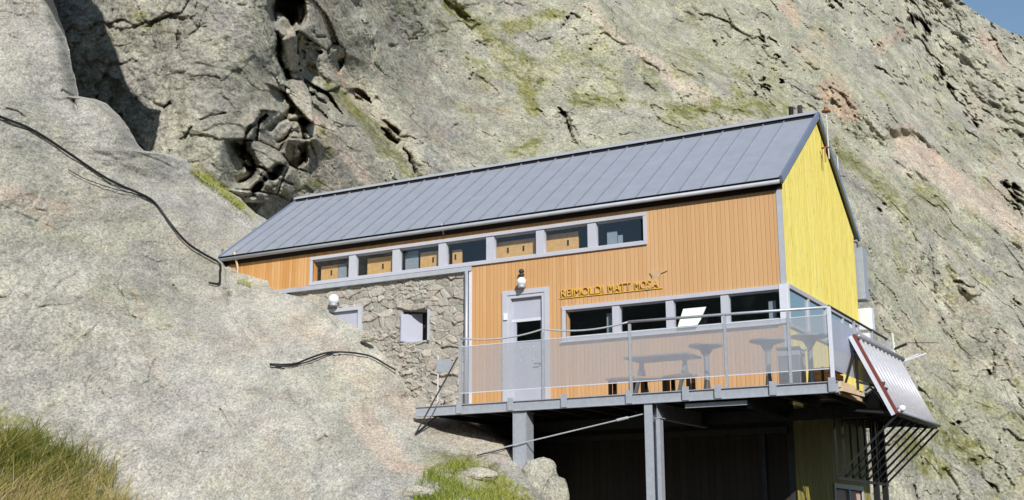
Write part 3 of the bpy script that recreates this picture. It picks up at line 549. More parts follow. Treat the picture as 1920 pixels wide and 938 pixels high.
# flues and roof mast
for x_ in (-.66, -.46):
    f_ = MB().lathe((x_, 3.3, 5.8), [(.055, 0), (.055, .96), (.0, .96)], 14).build('flue_pipe', M['black_steel'] if x_ < -.5 else M['dark_steel'], hut, True)
# windows : upper ribbon of seven, lower of four, side one
def ribbon(x0, x1, z0, z1, muls, fr, tag_, mulw):
    w = MB(); w.box(x0, x1, -.035, .02, z1, z1 + fr).box(x0, x1, -.045, .02, z0 - fr, z0).box(x0, x0 + fr, -.03, .02, z0, z1).box(x1 - fr, x1, -.03, .02, z0, z1)
    w.box(x0 + fr, x1 - fr, .02, .1, z1 - .03, z1).box(x0 + fr, x1 - fr, .02, .1, z0, z0 + .03)
    for m_ in muls: w.box(m_ - mulw / 2, m_ + mulw / 2, -.012, .1, z0, z1)
    return w.build('window_frame', M['frame_paint'], hut)
upm = [-10.04, -8.84, -7.62, -6.41, -5.20, -4.00]
wf = ribbon(-11.24, -2.78, 3.31, 3.84, upm, .07, 'u', .19)
ed = [-11.17] + upm + [-2.85]
for a, c in zip(ed[:-1], ed[1:]):
    wi = MB().box(a + .08, c - .08, .055, .065, 3.33, 3.82).build('window_pane', M['window_glass'], hut)
lom = [-3.50, -2.345, -1.215]
wf = ribbon(-4.70, .0, 1.50, 2.07, lom, .08, 'l', .16)
ed = [-4.62] + lom + [-.1]
for a, c in zip(ed[:-1], ed[1:]): MB().box(a + .07, c - .06, .055, .065, 1.52, 2.05).build('window_pane', M['window_glass'], hut)
MB().box(-.13, .035, -.047, .09, 1.41, 2.16).build('corner_post', M['pale_alu'], hut, bevel=.006)
MB().box(-4.72, -.14, -.075, -.046, 1.40, 1.43).build('window_sill', M['pale_alu'], hut)
mb = MB(); mb.box(-.05, .045, .10, 5.3, 2.09, 2.17).box(-.05, .045, .10, 5.3, 1.36, 1.42)
for y in (1.35, 2.65, 3.95, 5.22): mb.box(-.05, .038, y - .05, y + .05, 1.42, 2.09)
mb.build('window_frame', M['zinc_trim'], hut)
ys = [.1, 1.35, 2.65, 3.95, 5.22]
for a, c in zip(ys[:-1], ys[1:]): MB().box(-.01, .0, a + .05, c - .05, 1.43, 2.08).build('window_pane', M['side_glass'], hut)
# interior: bunk boards, curtains, boxes behind the upper windows
def board(x0, x1, z1, slots=(), m='plywood', y=.22, nm='bunk_board'):
    b_ = MB().box(x0, x1, y, y + .03, 3.1, z1).build(nm, M[m], hut)
    for s_ in slots: MB().box(s_ - .022, s_ + .022, y - .005, y - .001, 3.48, 3.60).build('grip_slot', M['slot_dark'], b_)
board(-11.1, -10.62, 3.72, (-10.8,)); board(-10.6, -10.38, 3.72, m='curtain_grey', nm='curtain'); board(-10.33, -10.28, 3.60, m='plywood')
board(-9.78, -8.85, 3.76, (-9.35,)); board(-8.74, -8.40, 3.80, m='curtain_grey', nm='curtain'); board(-8.34, -7.6, 3.74, (-8.0,)); board(-7.5, -7.26, 3.70, (-7.42,))
board(-6.62, -6.5, 3.66, m='curtain_grey', nm='curtain'); board(-6.4, -5.44, 3.74, (-6.1, -5.72)); board(-5.38, -5.3, 3.66); board(-5.2, -4.42, 3.76, (-4.66,))
board(-3.76, -3.54, 3.66, m='curtain_grey', nm='curtain'); board(-3.52, -3.42, 3.56, m='curtain_grey', nm='curtain')
MB().box(-3.80, -3.62, .2, .22, 1.4, 1.96).build('curtain', M['curtain_grey'], hut); MB().box(-.42, -.28, .2, .22, 1.4, 1.9).build('curtain', M['curtain_grey'], hut)
mb = MB(); mb.prism([(-2.12, -.09, 1.62), (-1.68, -.09, 1.62), (-1.58, -.045, 1.86), (-2.05, -.045, 1.86)], (0, .012, 0)).prism([(-2.14, -.14, 1.50), (-1.74, -.14, 1.50), (-1.68, -.09, 1.62), (-2.12, -.09, 1.62)], (0, .01, 0))
o_ = mb.build('notice_sheet', M['paper_white']); tag(o_, 'folded pale sheet propped against the lower ribbon window', 'notice')
# door
dr = MB(); dr.box(-6.10, -5.00, -.04, .02, 2.50, 2.60).box(-6.10, -5.98, -.04, .02, 0, 2.5).box(-5.10, -5.00, -.04, .02, 0, 2.5).box(-5.98, -5.10, -.02, .12, 2.43, 2.50).box(-5.98, -5.91, -.02, .12, 0, 2.43).box(-5.17, -5.10, -.02, .12, 0, 2.43)
dr.build('door_frame', M['frame_paint'], hut)
d_ = MB().box(-5.91, -5.17, .06, .10, .0, 1.50).box(-5.91, -5.17, .06, .10, 1.98, 2.43).box(-5.91, -5.82, .06, .10, 1.50, 1.98).box(-5.24, -5.17, .06, .10, 1.5, 1.98).build('door', M['door_paint'], hut)
MB().box(-5.82, -5.24, .075, .085, 1.5, 1.93).build('door_pane', M['window_glass'], d_); MB().box(-5.91, -5.17, .05, .062, 1.93, 1.99).build('transom_bar', M['pale_alu'], d_)
MB().tube([(-5.24, .04, 1.02), (-5.24, -.02, 1.02), (-5.36, -.02, 1.02)], .014).build('door_handle', M['dark_steel'], d_)
for x_ in (-5.72, -5.42):
    for z_ in (1.12, 1.38): MB().lathe((x_, .055, z_), [(.014, -.014), (.018, 0), (.014, .014)], 8).build('door_bolt', M['pale_alu'], d_)
MB().box(-6.05, -5.97, -.075, -.04, 1.98, 2.12).build('door_bell', M['white_plastic'], hut)
# lower storey
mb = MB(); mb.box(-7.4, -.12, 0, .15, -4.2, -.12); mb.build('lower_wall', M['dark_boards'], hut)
mb = MB(); mb.box(-7.0, -.1, -.10, -.0, -.62, -.50).box(-.62, -.54, -.05, 0, -4.2, -.62); mb.build('lower_beam', M['dark_steel'], hut)
mb = MB(); walls(mb, 'y', 0, 5.47, -4.2, -.1, [(2.55, 4.7, -2.3, -1.52)], -.12, .0); mb.build('lower_gable_wall', M['yellow_boards_shaded'], hut)
mb = MB(); mb.box(-.03, .03, 2.45, 4.8, -1.53, -1.44).box(-.03, .03, 2.45, 2.55, -2.3, -1.53).box(-.03, .03, 4.7, 4.8, -2.3, -1.53).box(-.03, .03, 3.58, 3.68, -2.3, -1.53); mb.build('window_frame', M['zinc_trim'], hut)
for a, c in ((2.55, 3.58), (3.68, 4.7)): MB().box(-.05, -.035, a, c, -2.3, -1.54).build('window_blind', M['pink_blind'], hut)
mb = MB().box(-.13, -.02, -.015, -.001, -4.2, -.12).build('corner_trim', M['dark_steel'], hut)
# rubble wall
SX0, SX1, SZ0, SZ1 = -13.3, -7.03, -.6, 3.13; nx, nz = 620, 370
gx, gz = np.meshgrid(np.linspace(SX0, SX1, nx), np.linspace(SZ1, SZ0, nz)); Q = np.c_[gx.ravel() + .07 * fbm(np.c_[gx.ravel() * 3, gz.ravel() * 3, gx.ravel() * 0], 3, 200), gz.ravel() + .05 * fbm(np.c_[gx.ravel() * 3, gz.ravel() * 3, gx.ravel() * 0 + 9], 3, 201), gx.ravel() * 0]
sz = .5 + .5 * sstep(Q[:, 0], -9.5, -7.6)
wv, we, wi = worley(np.c_[Q[:, 0] / .30, Q[:, 1] / .15, Q[:, 2]], 210, .6); wv2, we2, wi2 = worley(np.c_[Q[:, 0] / .14, Q[:, 1] / .08, Q[:, 2] + 5], 220, .6)
selb = sstep(fbm(np.c_[Q[:, 0] * .8, Q[:, 1] * .8, Q[:, 2]], 2, 230), -.05, .05)
val = wv * (1 - selb) + wv2 * selb; edg = we * (1 - selb) + we2 * selb; sid = wi * (1 - selb) + wi2 * selb
jt = 1 - sstep(edg, .0, .11); pl = 1 - .75 * sstep(fbm(Q * .6 + 3, 3, 233) + .35 * sstep(-Q[:, 0], 9.3, 11), -.1, .35); jt = jt * pl; yy = .05 - .05 * val * (.4 + .6 * pl) + .018 * jt - .03 * fbm(Q * 5, 5, 240, .6)
yy = np.maximum(yy, .0); Ps = np.c_[gx.ravel(), yy, gz.ravel()].reshape(nz, nx, 3)
cx_, cz_ = (gx[:-1, :-1] + gx[1:, 1:]) / 2, (gz[:-1, :-1] + gz[1:, 1:]) / 2
keep = ~(((cx_ > -8.73) & (cx_ < -7.97) & (cz_ > 1.71) & (cz_ < 2.42)) | ((cx_ > -10.72) & (cx_ < -9.76) & (cz_ < 2.64)))
sw = gridmesh('stone_wall', Ps, M['rubble_stone'], dict(stone=sid, joint=jt), keep=keep, parent=hut, flip=True)
mb = MB(); walls(mb, 'x', -13.3, -7.05, -.6, 3.12, [(-8.73, -7.97, 1.71, 2.42), (-10.72, -9.76, -.6, 2.64)], .12, .6); mb.build('stone_wall_core', M['rubble_stone'], hut)
# small window with its shutter
mb = MB(); mb.box(-8.73, -8.70, .06, .55, 1.72, 2.41).box(-7.99, -7.97, -.01, .55, 1.72, 2.41).box(-8.70, -7.99, .06, .55, 1.70, 1.73); mb.build('window_reveal', M['frame_paint'], hut)
MB().box(-8.70, -7.99, .5, .52, 1.73, 2.42).build('window_pane', M['window_glass'], hut)
MB().box(-8.70, -7.99, .45, .5, 1.73, 2.42).build('lattice', M['interior_dark'], hut)
sh = MB().prism([(-8.69, -.01, 1.74), (-8.69, -.01, 2.34), (-8.42, .42, 2.40), (-8.42, .42, 1.74)], (.03, 0, 0)).build('shutter', M['door_paint'], hut)
MB().prism([(-8.60, .12, 2.21), (-8.60, .12, 2.24), (-8.51, .26, 2.24), (-8.51, .26, 2.21)], (.015, 0, 0)).build('shutter_hinge', M['black_steel'], sh)
MB().prism([(-8.64, .06, 1.99), (-8.64, .06, 2.07), (-8.60, .12, 2.07), (-8.60, .12, 1.99)], (.02, 0, 0)).build('shutter_latch', M['black_steel'], sh)
mb = MB(); mb.box(-10.72, -9.76, .0, .07, 2.56, 2.64).box(-9.86, -9.76, .0, .07, -.6, 2.56); mb.build('door_frame', M['frame_paint'], hut)
d2 = MB().box(-10.72, -9.86, .08, .12, -.6, 2.56).build('door', M['door_paint'], hut)

# ------------------------------------------------------------------ sign lettering
sg = thing('sign_lettering', 'yellow raised capital letters with a small pale bird emblem above the lower windows', 'sign', (-3.6, -.02, 2.4))
def textmesh(txt, name, size, loc, mat, parent, w=None, depth=.02):
    cu = bpy.data.curves.new(name, 'FONT'); cu.body = txt; cu.size = size; cu.extrude = .012; cu.offset = -.001
    to = bpy.data.objects.new(name + '_src', cu); COL.objects.link(to); bpy.context.view_layer.update()
    me = bpy.data.meshes.new_from_object(to.evaluated_get(bpy.context.evaluated_depsgraph_get())); me.name = name
    bpy.data.objects.remove(to); co = np.empty(len(me.vertices) * 3, np.float32); me.vertices.foreach_get('co', co); co = co.reshape(-1, 3)
    s_ = (w / co[:, 0].max()) if w else 1.; l = rootloc(parent)
    co = np.c_[co[:, 0] * s_ + loc[0] - l.x, -co[:, 2] + loc[1] - l.y, co[:, 1] + loc[2] - l.z]; me.vertices.foreach_set('co', co.astype(np.float32).ravel()); me.update()
    me.materials.clear(); me.materials.append(mat); o = bpy.data.objects.new(name, me); COL.objects.link(o); o.parent = parent; return o
wds = [('REIMOLDI', -4.73, .98), ('MATT', -3.66, .50), ('MOSIA', -3.08, .52)]
for wd, x0, w_ in wds: textmesh(wd, 'lettering', .235, (x0, -.03, 2.345), M['sign_yellow'], sg, w_)
mb = MB().box(-4.75, -2.48, -.022, -.004, 2.315, 2.335); mb.build('base_rail', M['sign_yellow'], sg)
bird = [(-2.86, 2.36), (-2.72, 2.44), (-2.68, 2.56), (-2.74, 2.66), (-2.62, 2.70), (-2.50, 2.67), (-2.36, 2.66), (-2.50, 2.62), (-2.56, 2.52), (-2.60, 2.42), (-2.70, 2.34), (-2.80, 2.31)]
MB().prism([(x, -.03, z) for x, z in bird], (0, .02, 0)).build('bird_emblem', M['emblem'], sg)

# ------------------------------------------------------------------ wall lamps
def wall_lamp(x, z, label, y=-.14, r=.085, hood=True):
    t_ = thing('wall_lamp', label, 'lamp', (x, y, z), 'round white wall lamps over the doors')
    MB().lathe((x, y, z), [(r * math.cos(a), r * math.sin(a)) for a in [math.radians(-88 + 16 * i) for i in range(12)]], 18).build('lamp_globe', M['lamp_white'], t_, True)
    MB().lathe((x, y, z - r * 1.0), [(r * .62, -.03), (r * .75, -.02), (r * .75, .02)], 16).build('lamp_base', M['galvanised'], t_, True)
    MB().bar((x, y, z - r * .9), (x, .03, z - r * .9), .04, .04).build('lamp_arm', M['dark_steel'], t_)
    return t_
l1 = wall_lamp(-5.58, 2.74, 'round white lamp above the grey terrace door', r=.10)
mb = MB(); mb.lathe((-5.60, -.10, 2.88), [(.03, -.03), (.06, 0), (.06, .02), (.035, .03), (.035, .06), (.06, .07), (.05, .12), (.02, .14)], 14); mb.build('lamp_cap', M['dark_steel'], l1, True)
MB().bar((-5.60, -.1, 2.92), (-5.60, .0, 2.92), .03, .03).build('cap_bracket', M['dark_steel'], l1)
l2 = wall_lamp(-10.47, 2.83, 'round white lamp on the rubble wall above the half-buried door', y=-.10, r=.125)

# ------------------------------------------------------------------ TERRACE
ter = thing('terrace', 'raised steel terrace deck in front of the hut on two galvanised columns', 'terrace', (-2.5, -1.3, 0))
mb = MB(); y = -2.47
while y < -.16: mb.box(-6.55, 1.46, y, y + .135, -.045, -.015); y += .145
y = .05
while y < 5.2: mb.box(.06, 1.46, y, y + .135, -.045, -.015); y += .145
mb.box(-6.55, .30, -.17, -.0, -.045, -.015); mb.build('deck_boards', M['deck_wood'], ter)
mb = MB(); mb.box(-6.6, 1.52, -2.535, -2.52, -.20, -.02).box(-6.6, 1.52, -2.565, -2.48, -.205, -.19).box(-6.6, 1.52, -2.565, -2.48, -.032, -.018); mb.build('edge_beam', M['galvanised'], ter)
for x_ in (-5.6, -4.5, -3.4, -2.13, -1.08, -.5, .45, 1.43): MB().box(x_ - .06, x_ + .06, -2.583, -2.567, -.19, .04).build('beam_bracket', M['galvanised'], ter)
mb = MB(); mb.box(1.44, 1.52, -2.47, 5.3, -.22, -.05); mb.build('side_beam', M['timber'], ter)
mb = MB().box(1.52, 1.56, -2.52, -1.6, -.12, -.02).bar((1.54, -2.5, -.15), (1.64, -1.5, -.16), .08, .06).build('plank_end', M['timber'], ter)
for i, x_ in enumerate(np.arange(-6.3, 1.4, .62)):
    if abs(x_ + 1.7) < .2: continue
    MB().box(x_ - .04, x_ + .04, -2.46, -.02, -.20, -.05).build('joist', M['dark_steel'], ter)
MB().box(-6.5, 1.4, -.32, -.24, -.42, -.21).build('cross_beam', M['dark_steel'], ter)
for y_ in np.arange(.5, 5.2, .62): MB().box(.05, 1.43, y_, y_ + .06, -.20, -.05).build('joist', M['dark_steel'], ter)
def hbeam(m, a, c, w, h, t=.014, up=(0, 0, 1)):
    a, c = Vector(a), Vector(c); u = Vector(up); m.bar(a + u * (h / 2), c + u * (h / 2), w, t, up).bar(a - u * (h / 2), c - u * (h / 2), w, t, up).bar(a, c, t, h - t, up); return m
hbeam(MB(), (-1.66, -2.46, -.33), (-1.66, -.05, -.33), .12, .25).build('cantilever_beam', M['galvanised'], ter)
MB().box(-1.15, -.05, -2.44, -2.36, -.31, -.235).build('cantilever_beam', M['galvanised'], ter)
MB().box(-.10, .0, -2.3, -.3, -.36, -.21).build('cantilever_beam', M['dark_steel'], ter)
# columns: left broad, right H-section
c1 = MB(); c1.box(-4.48, -4.46, -2.52, -2.24, -2.3, -.24).box(-4.22, -4.20, -2.52, -2.24, -2.3, -.24).box(-4.455, -4.225, -2.51, -2.50, -2.3, -.24).box(-4.50, -4.18, -2.52, -2.22, -.235, -.22); c1.build('column', M['galvanised'], ter)
c2 = MB(); c2.box(-1.87, -1.72, -2.53, -2.515, -4.2, -.20).box(-1.80, -1.787, -2.514, -2.30, -4.2, -.2).box(-1.87, -1.70, -2.30, -2.285, -4.2, -.2).box(-1.69, -1.62, -2.45, -2.3, -4.2, -.46); c2.build('column', M['galvanised'], ter)
MB().lathe((-4.13, -2.45, -1.22), [(.02, 0), (.04, .02), (.04, .08), (.0, .1)], 8).build('anchor_bolt', M['pale_alu'], ter)
mb = MB(); a_, c_ = Vector((-1.86, -2.44, -.36)), Vector((-5.35, -2.6, -.98)); mb.tube([a_, c_], .012, 6); mid_ = a_.lerp(c_, .1); mb.tube([mid_, a_.lerp(c_, .16)], .026, 8); mb.build('tension_rod', M['rope_grey'], ter)
# railing
ra_ = thing('railing', 'galvanised terrace railing with fine perforated panels and a slack rope on its left bays', 'railing', (-2.1, -2.5, 0))
px_ = [-5.62, -3.85, -2.12, -.36, .74, 1.43]
for i, x_ in enumerate(px_):
    MB().box(x_ - .022, x_ + .022, -2.515, -2.475, .0, 1.22).build('rail_post', M['galvanised'], ra_)
for y_ in (-.9, .4, 1.6): MB().box(1.41, 1.45, y_ - .02, y_ + .02, .0, 1.2).build('rail_post', M['galvanised'], ra_)
MB().box(1.40, 1.46, -2.53, -2.47, .0, 1.20).build('corner_rail_post', M['pale_alu'], ra_, bevel=.004)
def rope(pts):
    out = []
    for (x0, z0, x1, z1, sag) in pts:
        for k_ in range(10): t_ = k_ / 10; out.append((x0 + (x1 - x0) * t_, -2.5, z0 + (z1 - z0) * t_ - 4 * sag * t_ * (1 - t_)))
    out.append((pts[-1][2], -2.5, pts[-1][3])); return out
MB().tube(rope([(-5.62, 1.24, -3.85, 1.27, .09), (-3.85, 1.27, -2.12, 1.26, .085)]), .016, 8).build('slack_rope', M['rope_grey'], ra_, True)
MB().tube([(-2.14, -2.5, 1.26), (-.36, -2.5, 1.235), (1.41, -2.5, 1.2)], .024, 10).build('top_rail', M['galvanised'], ra_, True)
MB().tube([(1.43, -2.5, 1.22), (1.43, 1.6, 1.21)], .022, 10).build('top_rail', M['dark_steel'], ra_, True)
for a, c in zip(px_[:-1], px_[1:]): MB().box(a + .022, c - .022, -2.50, -2.496, .20, 1.07).build('rail_panel', M['perforated_front'], ra_)
for a, c in zip([-2.47, -.9, .4], [-.9, .4, 1.6]): MB().box(1.428, 1.432, a + .03, c - .03, .18, 1.05).build('rail_panel', M['perforated_side'], ra_)
mb = MB().box(-5.6, 1.41, -2.503, -2.493, .185, .199).box(-5.6, 1.41, -2.503, -2.493, 1.071, 1.083).build('panel_edge', M['pale_alu'], ra_)
# terrace furniture
def copy_tree(o, parent=None, dx=(0, 0, 0), rz=0, **kw):
    c = o.copy(); COL.objects.link(c); c.parent = parent
    if parent is None: c.location = Vector(o.location) + Vector(dx); c.rotation_euler.z = rz
    for ch in o.children: copy_tree(ch, c)
    for q, w_ in kw.items(): c[q] = w_
    return c
pt = thing('bistro_table', 'tall round grey table just right of the long table on the terrace', 'table', (-1.12, -1.4, 0), 'tall round terrace tables')
MB().lathe((-1.12, -1.4, .88), [(.0, -.06), (.12, -.055), (.31, 0), (.31, .03), (.0, .03)], 24).build('table_top', M['grey_furniture'], pt)
MB().lathe((-1.12, -1.4, 0), [(.07, .05), (.045, .3), (.045, .70), (.12, .82)], 14).build('pedestal', M['grey_furniture'], pt)
mb = MB()
for a_ in range(4): mb.bar((-1.12, -1.4, .03), (-1.12 + .28 * math.cos(a_ * 1.571 + .5), -1.4 + .28 * math.sin(a_ * 1.571 + .5), .03), .06, .05)
mb.build('foot', M['bench_wood'], pt)
copy_tree(pt, dx=(1.14, .0, 0), rz=.4, label='tall round grey table in the middle of the right terrace bay'); copy_tree(pt, dx=(1.92, -.1, 0), rz=.8, label='tall round grey table beside the terrace corner post')
lt = thing('terrace_table', 'long grey table on splayed trestle legs on the terrace', 'table', (-1.95, -1.35, 0))
MB().box(-2.6, -1.35, -1.75, -1.0, .72, .76).build('table_top', M['grey_furniture'], lt, bevel=.01)
for s_ in (-2.4, -1.55):
    MB().bar((s_, -1.7, 0), (s_, -1.3, .72), .06, .05).build('leg', M['grey_furniture'], lt); MB().bar((s_, -1.05, 0), (s_, -1.4, .72), .06, .05).build('leg', M['grey_furniture'], lt)
MB().bar((-2.4, -1.38, .35), (-1.55, -1.38, .35), .05, .06).build('stretcher', M['grey_furniture'], lt)
bn_ = thing('terrace_bench', 'low wooden bench left of the second railing post', 'bench', (-2.72, -1.5, 0), 'low wooden terrace benches')
MB().box(-3.0, -2.45, -1.65, -1.35, .36, .40).build('seat', M['bench_wood'], bn_)
for x_ in (-2.93, -2.52):
    for y_ in (-1.6, -1.4): MB().box(x_ - .03, x_ + .03, y_ - .025, y_ + .025, 0, .36).build('leg', M['slot_dark'], bn_)
copy_tree(bn_, dx=(.60, .1, 0), rz=.1, label='low wooden bench under the left end of the long table'); copy_tree(bn_, dx=(1.12, .05, 0), rz=-.1, label='low wooden bench under the right end of the long table')
bx = thing('storage_box', 'grey storage box on the terrace by the corner of the hut', 'box', (.5, -1.6, 0))
MB().box(.32, .70, -1.8, -1.45, .0, .66).build('box_body', M['galvanised'], bx, bevel=.01); MB().box(.30, .72, -1.82, -1.43, .662, .70).build('lid', M['paper_white'], bx)
cr_ = thing('wooden_crate', 'slatted wooden crate on the terrace beside the corner post', 'crate', (1.0, -1.3, 0))
mb = MB()
for z_ in (.02, .14, .26): mb.box(.78, 1.24, -1.50, -1.48, z_, z_ + .09).box(.78, 1.24, -1.12, -1.10, z_, z_ + .09).box(.78, .80, -1.48, -1.12, z_, z_ + .09).box(1.22, 1.24, -1.48, -1.12, z_, z_ + .09)
mb.build('slat_side', M['bench_wood'], cr_)
for x_ in (.80, 1.0, 1.2): MB().box(x_ - .02, x_ + .02, -1.52, -1.501, 0, .36).build('crate_batten', M['slot_dark'], cr_)

# ------------------------------------------------------------------ solar collector and its brackets
so_ = thing('solar_collector', 'long tilted solar collector with red-brown frame hung off the terrace side', 'solar panel', (1.7, .5, -.5))
T0, T1 = Vector((1.52, -1.3, .88)), Vector((2.14, -1.3, -.46)); YL = 3.45; nrm = (T1 - T0).cross(Vector((0, 1, 0))).normalized()
if nrm.x < 0: nrm = -nrm
def cp(s, y, n): return T0.lerp(T1, s) + Vector((0, y, 0)) + nrm * n
MB().prism([cp(0, 0, -.07), cp(1, 0, -.07), cp(1, 0, 0), cp(0, 0, 0)], (0, YL, 0)).build('collector_bed', M['collector_bed'], so_)
MB().prism([cp(-.01, -.05, -.02), cp(1.01, -.05, -.02), cp(1.01, -.05, .03), cp(-.01, -.05, .03)], (0, .048, 0)).build('end_frame', M['red_frame'], so_)
MB().prism([cp(-.01, -.055, -.09), cp(1.01, -.055, -.09), cp(1.01, -.055, -.022), cp(-.01, -.055, -.022)], (0, .05, 0)).build('end_cap', M['pale_alu'], so_)
y = .14
while y < YL - .1:
    MB().tube([cp(.03, y, .02), cp(.97, y, .02)], .04, 10).build('collector_tube', M['collector_tube'], so_, True); y += .30
MB().tube([cp(.02, .02, .05), cp(.02, YL, .05)], .05, 8).build('header_pipe', M['collector_bed'], so_, True)
MB().tube([cp(.99, .0, .04), cp(.99, YL, .04)], .035, 8).build('bottom_rail', M['galvanised'], so_, True)
MB().lathe(tuple(cp(.98, .06, .1)), [(.02, -.05), (.06, -.03), (.06, .04), (.0, .06)], 12).build('pipe_cap', M['white_plastic'], so_, True)
for i in range(8):
    y_ = -1.25 + i * .51; g_ = MB(); g_.bar((1.08, y_, -.30), (1.08, y_, -1.52), .032, .032).bar((1.06, y_, -1.50), (2.12, y_, -.50), .026, .036).bar((1.08, y_, -.34), (2.1, y_, -.46), .03, .04); g_.build('bracket_frame', M['black_steel'], so_)
MB().bar((1.08, -1.25, -1.5), (1.08, 2.4, -1.5), .04, .05).build('bottom_rail', M['black_steel'], so_)
for y_ in (1.45, 2.15): MB().box(1.02, 1.12, y_, y_ + .10, -4.2, -.25).build('support_post', M['black_steel'], so_)
MB().bar((1.50, -1.25, .62), (1.50, -2.0, .0), .03, .035).bar((1.50, -1.3, .1), (2.0, -1.2, -.05), .04, .04).bar((1.55, -.6, -.05), (1.95, -1.25, .05), .05, .05).build('strut', M['black_steel'], so_)
ju = thing('junction_box', 'dark bundle of pump and pipework behind the solar panel', 'pipework', (1.7, -.6, -.2))
MB().box(1.55, 1.80, -.9, -.3, -.35, -.05).build('pump_housing', M['dark_steel'], ju, bevel=.03)
mb = MB()
for i in range(5): mb.tube([(1.55, -1.2 + i * .25, -.12), (1.68, -1.1 + i * .25, .02 - .03 * i), (1.8, -1.0 + i * .25, -.12), (1.85, -.85 + i * .25, -.28)], .022, 6)
mb.build('pipes', M['curtain_grey'], ju, True)

# ------------------------------------------------------------------ small fittings
ms = thing('lightning_mast', 'thin mast with orange-brown cap at the gable peak', 'mast', (.2, 2.9, 5.4))
MB().tube([(.20, 2.95, 5.35), (.20, 2.95, 6.42)], .014, 6).build('pole', M['rope_grey'], ms); MB().lathe((.20, 2.95, 6.40), [(.10, 0), (.09, .03), (.04, .05), (.04, .10), (.0, .12)], 12).build('mast_cap', M['bronze'], ms)
MB().tube([(.05, 2.95, 5.60), (.12, 2.95, 5.62), (.22, 2.95, 5.60)], .022, 6).tube([(.13, 2.92, 5.6), (.13, 2.92, 5.28)], .016, 6).build('wall_clamp', M['bronze'], ms)
an = thing('antenna_rod', 'thin pale antenna rod behind the right roof slope', 'antenna', (-.25, 5.5, 5.0)); MB().tube([(-.26, 5.5, 4.9), (-.26, 5.5, 6.15)], .022, 6).build('rod', M['zinc_trim'], an); MB().tube([(-.36, 5.5, 5.7), (-.1, 5.5, 5.65)], .012, 6).build('cross_arm', M['dark_steel'], an)
mc = thing('meter_cabinet', 'grey-blue service cabinet on the rear corner of the yellow gable', 'cabinet', (.15, 5.75, 2))
MB().box(-.1, .16, 5.56, 5.95, 2.75, 3.95).build('cabinet_body', M['curtain_grey'], mc, bevel=.01); MB().box(-.05, .26, 5.6, 5.85, 2.05, 2.55).build('lower_unit', M['lamp_white'], mc, bevel=.02); MB().box(-.05, .18, 5.6, 5.85, 1.75, 1.98).build('bracket_box', M['white_plastic'], mc)
MB().tube([(.02, 5.7, 3.95), (.02, 5.7, 4.1), (-.2, 5.5, 4.15)], .02, 6).build('conduit', M['dark_steel'], mc)
wsn = thing('weather_station', 'white weather mast with slanted boom beyond the far terrace railing', 'mast', (1.6, 3.4, 0))
def Pq(x, y, b): return tuple(survey(x, y, b))
MB().tube([Pq(1677, 662, 25), Pq(1673, 625, 25)], .022, 6).build('pole', M['white_plastic'], wsn); MB().tube([Pq(1680, 683, 25), Pq(1737, 663, 25)], .018, 6).tube([Pq(1682, 680, 25), Pq(1722, 664, 25.2)], .012, 6).build('boom', M['pale_alu'], wsn)
MB().tube([Pq(1678, 680, 25), Pq(1670, 658, 25)], .05, 6, .03).build('housing', M['white_plastic'], wsn); MB().tube([Pq(1659, 630, 24.6), Pq(1668, 656, 24.6)], .03, 6).build('mount', M['galvanised'], wsn)
MB().tube([Pq(1676, 655, 25), Pq(1690, 649, 25), Pq(1700, 645, 25)], .03, 6).build('sensor_arm', M['black_steel'], wsn)
MB().tube([Pq(1700, 643, 25), Pq(1760, 643, 25.4)], .007, 5).build('sensor_wire', M['dark_steel'], wsn)

# sign board and bent stake beside the deck
p0 = Vector((-6.05, -2.5, 0))
wsg = thing('notice_board', 'small blank white board on a thin post at the left end of the terrace', 'sign', tuple(p0))
MB().box(-6.12, -6.10, -2.52, -2.50, -.05, .95).build('post', M['pale_alu'], wsg); MB().box(-6.13, -5.80, -2.545, -2.525, .62, .86).build('board', M['galvanised'], wsg)
A, Bp, Cp, Dp_ = Pq(858, 670, 23.6), on_slab(779, 814, .06), on_slab(828, 772, .10), Pq(834, 752, 23.9)
st_ = MB().tube([A, Bp], .016, 6).tube([Bp, Cp, Dp_], .016, 6).build('bent_iron_bar', M['dark_steel']); tag(st_, 'thin V-shaped iron bar leaning from the rock to the terrace end', 'iron bar')
# cables
def curve(pts, n=6):
    out = []; m = len(pts)
    for i in range(m - 1):
        p0, p1, p2, p3 = [np.array(pts[min(max(i + q, 0), m - 1)], float) for q in (-1, 0, 1, 2)]
        for k_ in range(n):
            t_ = k_ / n; out.append(.5 * ((2 * p1) + (-p0 + p2) * t_ + (2 * p0 - 5 * p1 + 4 * p2 - p3) * t_ ** 2 + (-p0 + 3 * p1 - 3 * p2 + p3) * t_ ** 3))
    out.append(np.array(pts[-1], float)); return out
def cable(name, pts, r0, r1, label, lift=.05, cat='cable', mat='cable_black'):
    W_ = [on_slab(x, y, lift) for x, y in curve(pts)]
    for _ in range(2): W_ = [W_[0]] + [(W_[i - 1] + W_[i] * 2 + W_[i + 1]) / 4 for i in range(1, len(W_) - 1)] + [W_[-1]]
    o = MB().tube(W_, r0, 8, r1).build(name, M[mat], None, True); return tag(o, label, cat)
cable('water_hose', [(-120, 170), (-40, 200), (0, 219), (60, 243), (130, 288), (200, 335), (262, 363), (290, 380), (320, 420), (350, 455), (385, 478), (412, 494), (412, 512), (411, 532), (392, 530)], .030, .026, 'thick black hose running down the slab to the left corner of the hut', .055)
cable('thin_wire', [(128, 318), (160, 336), (200, 350), (235, 360), (262, 366), (285, 378)], .010, .010, 'thin dark wire lying on the slab just below the thick hose', .05)
cable('rock_cable', [(506, 683), (550, 683), (580, 672), (615, 661), (655, 661), (695, 668), (722, 683), (742, 694)], .019, .019, 'upper black cable arching over the slab below the rubble wall', .09)
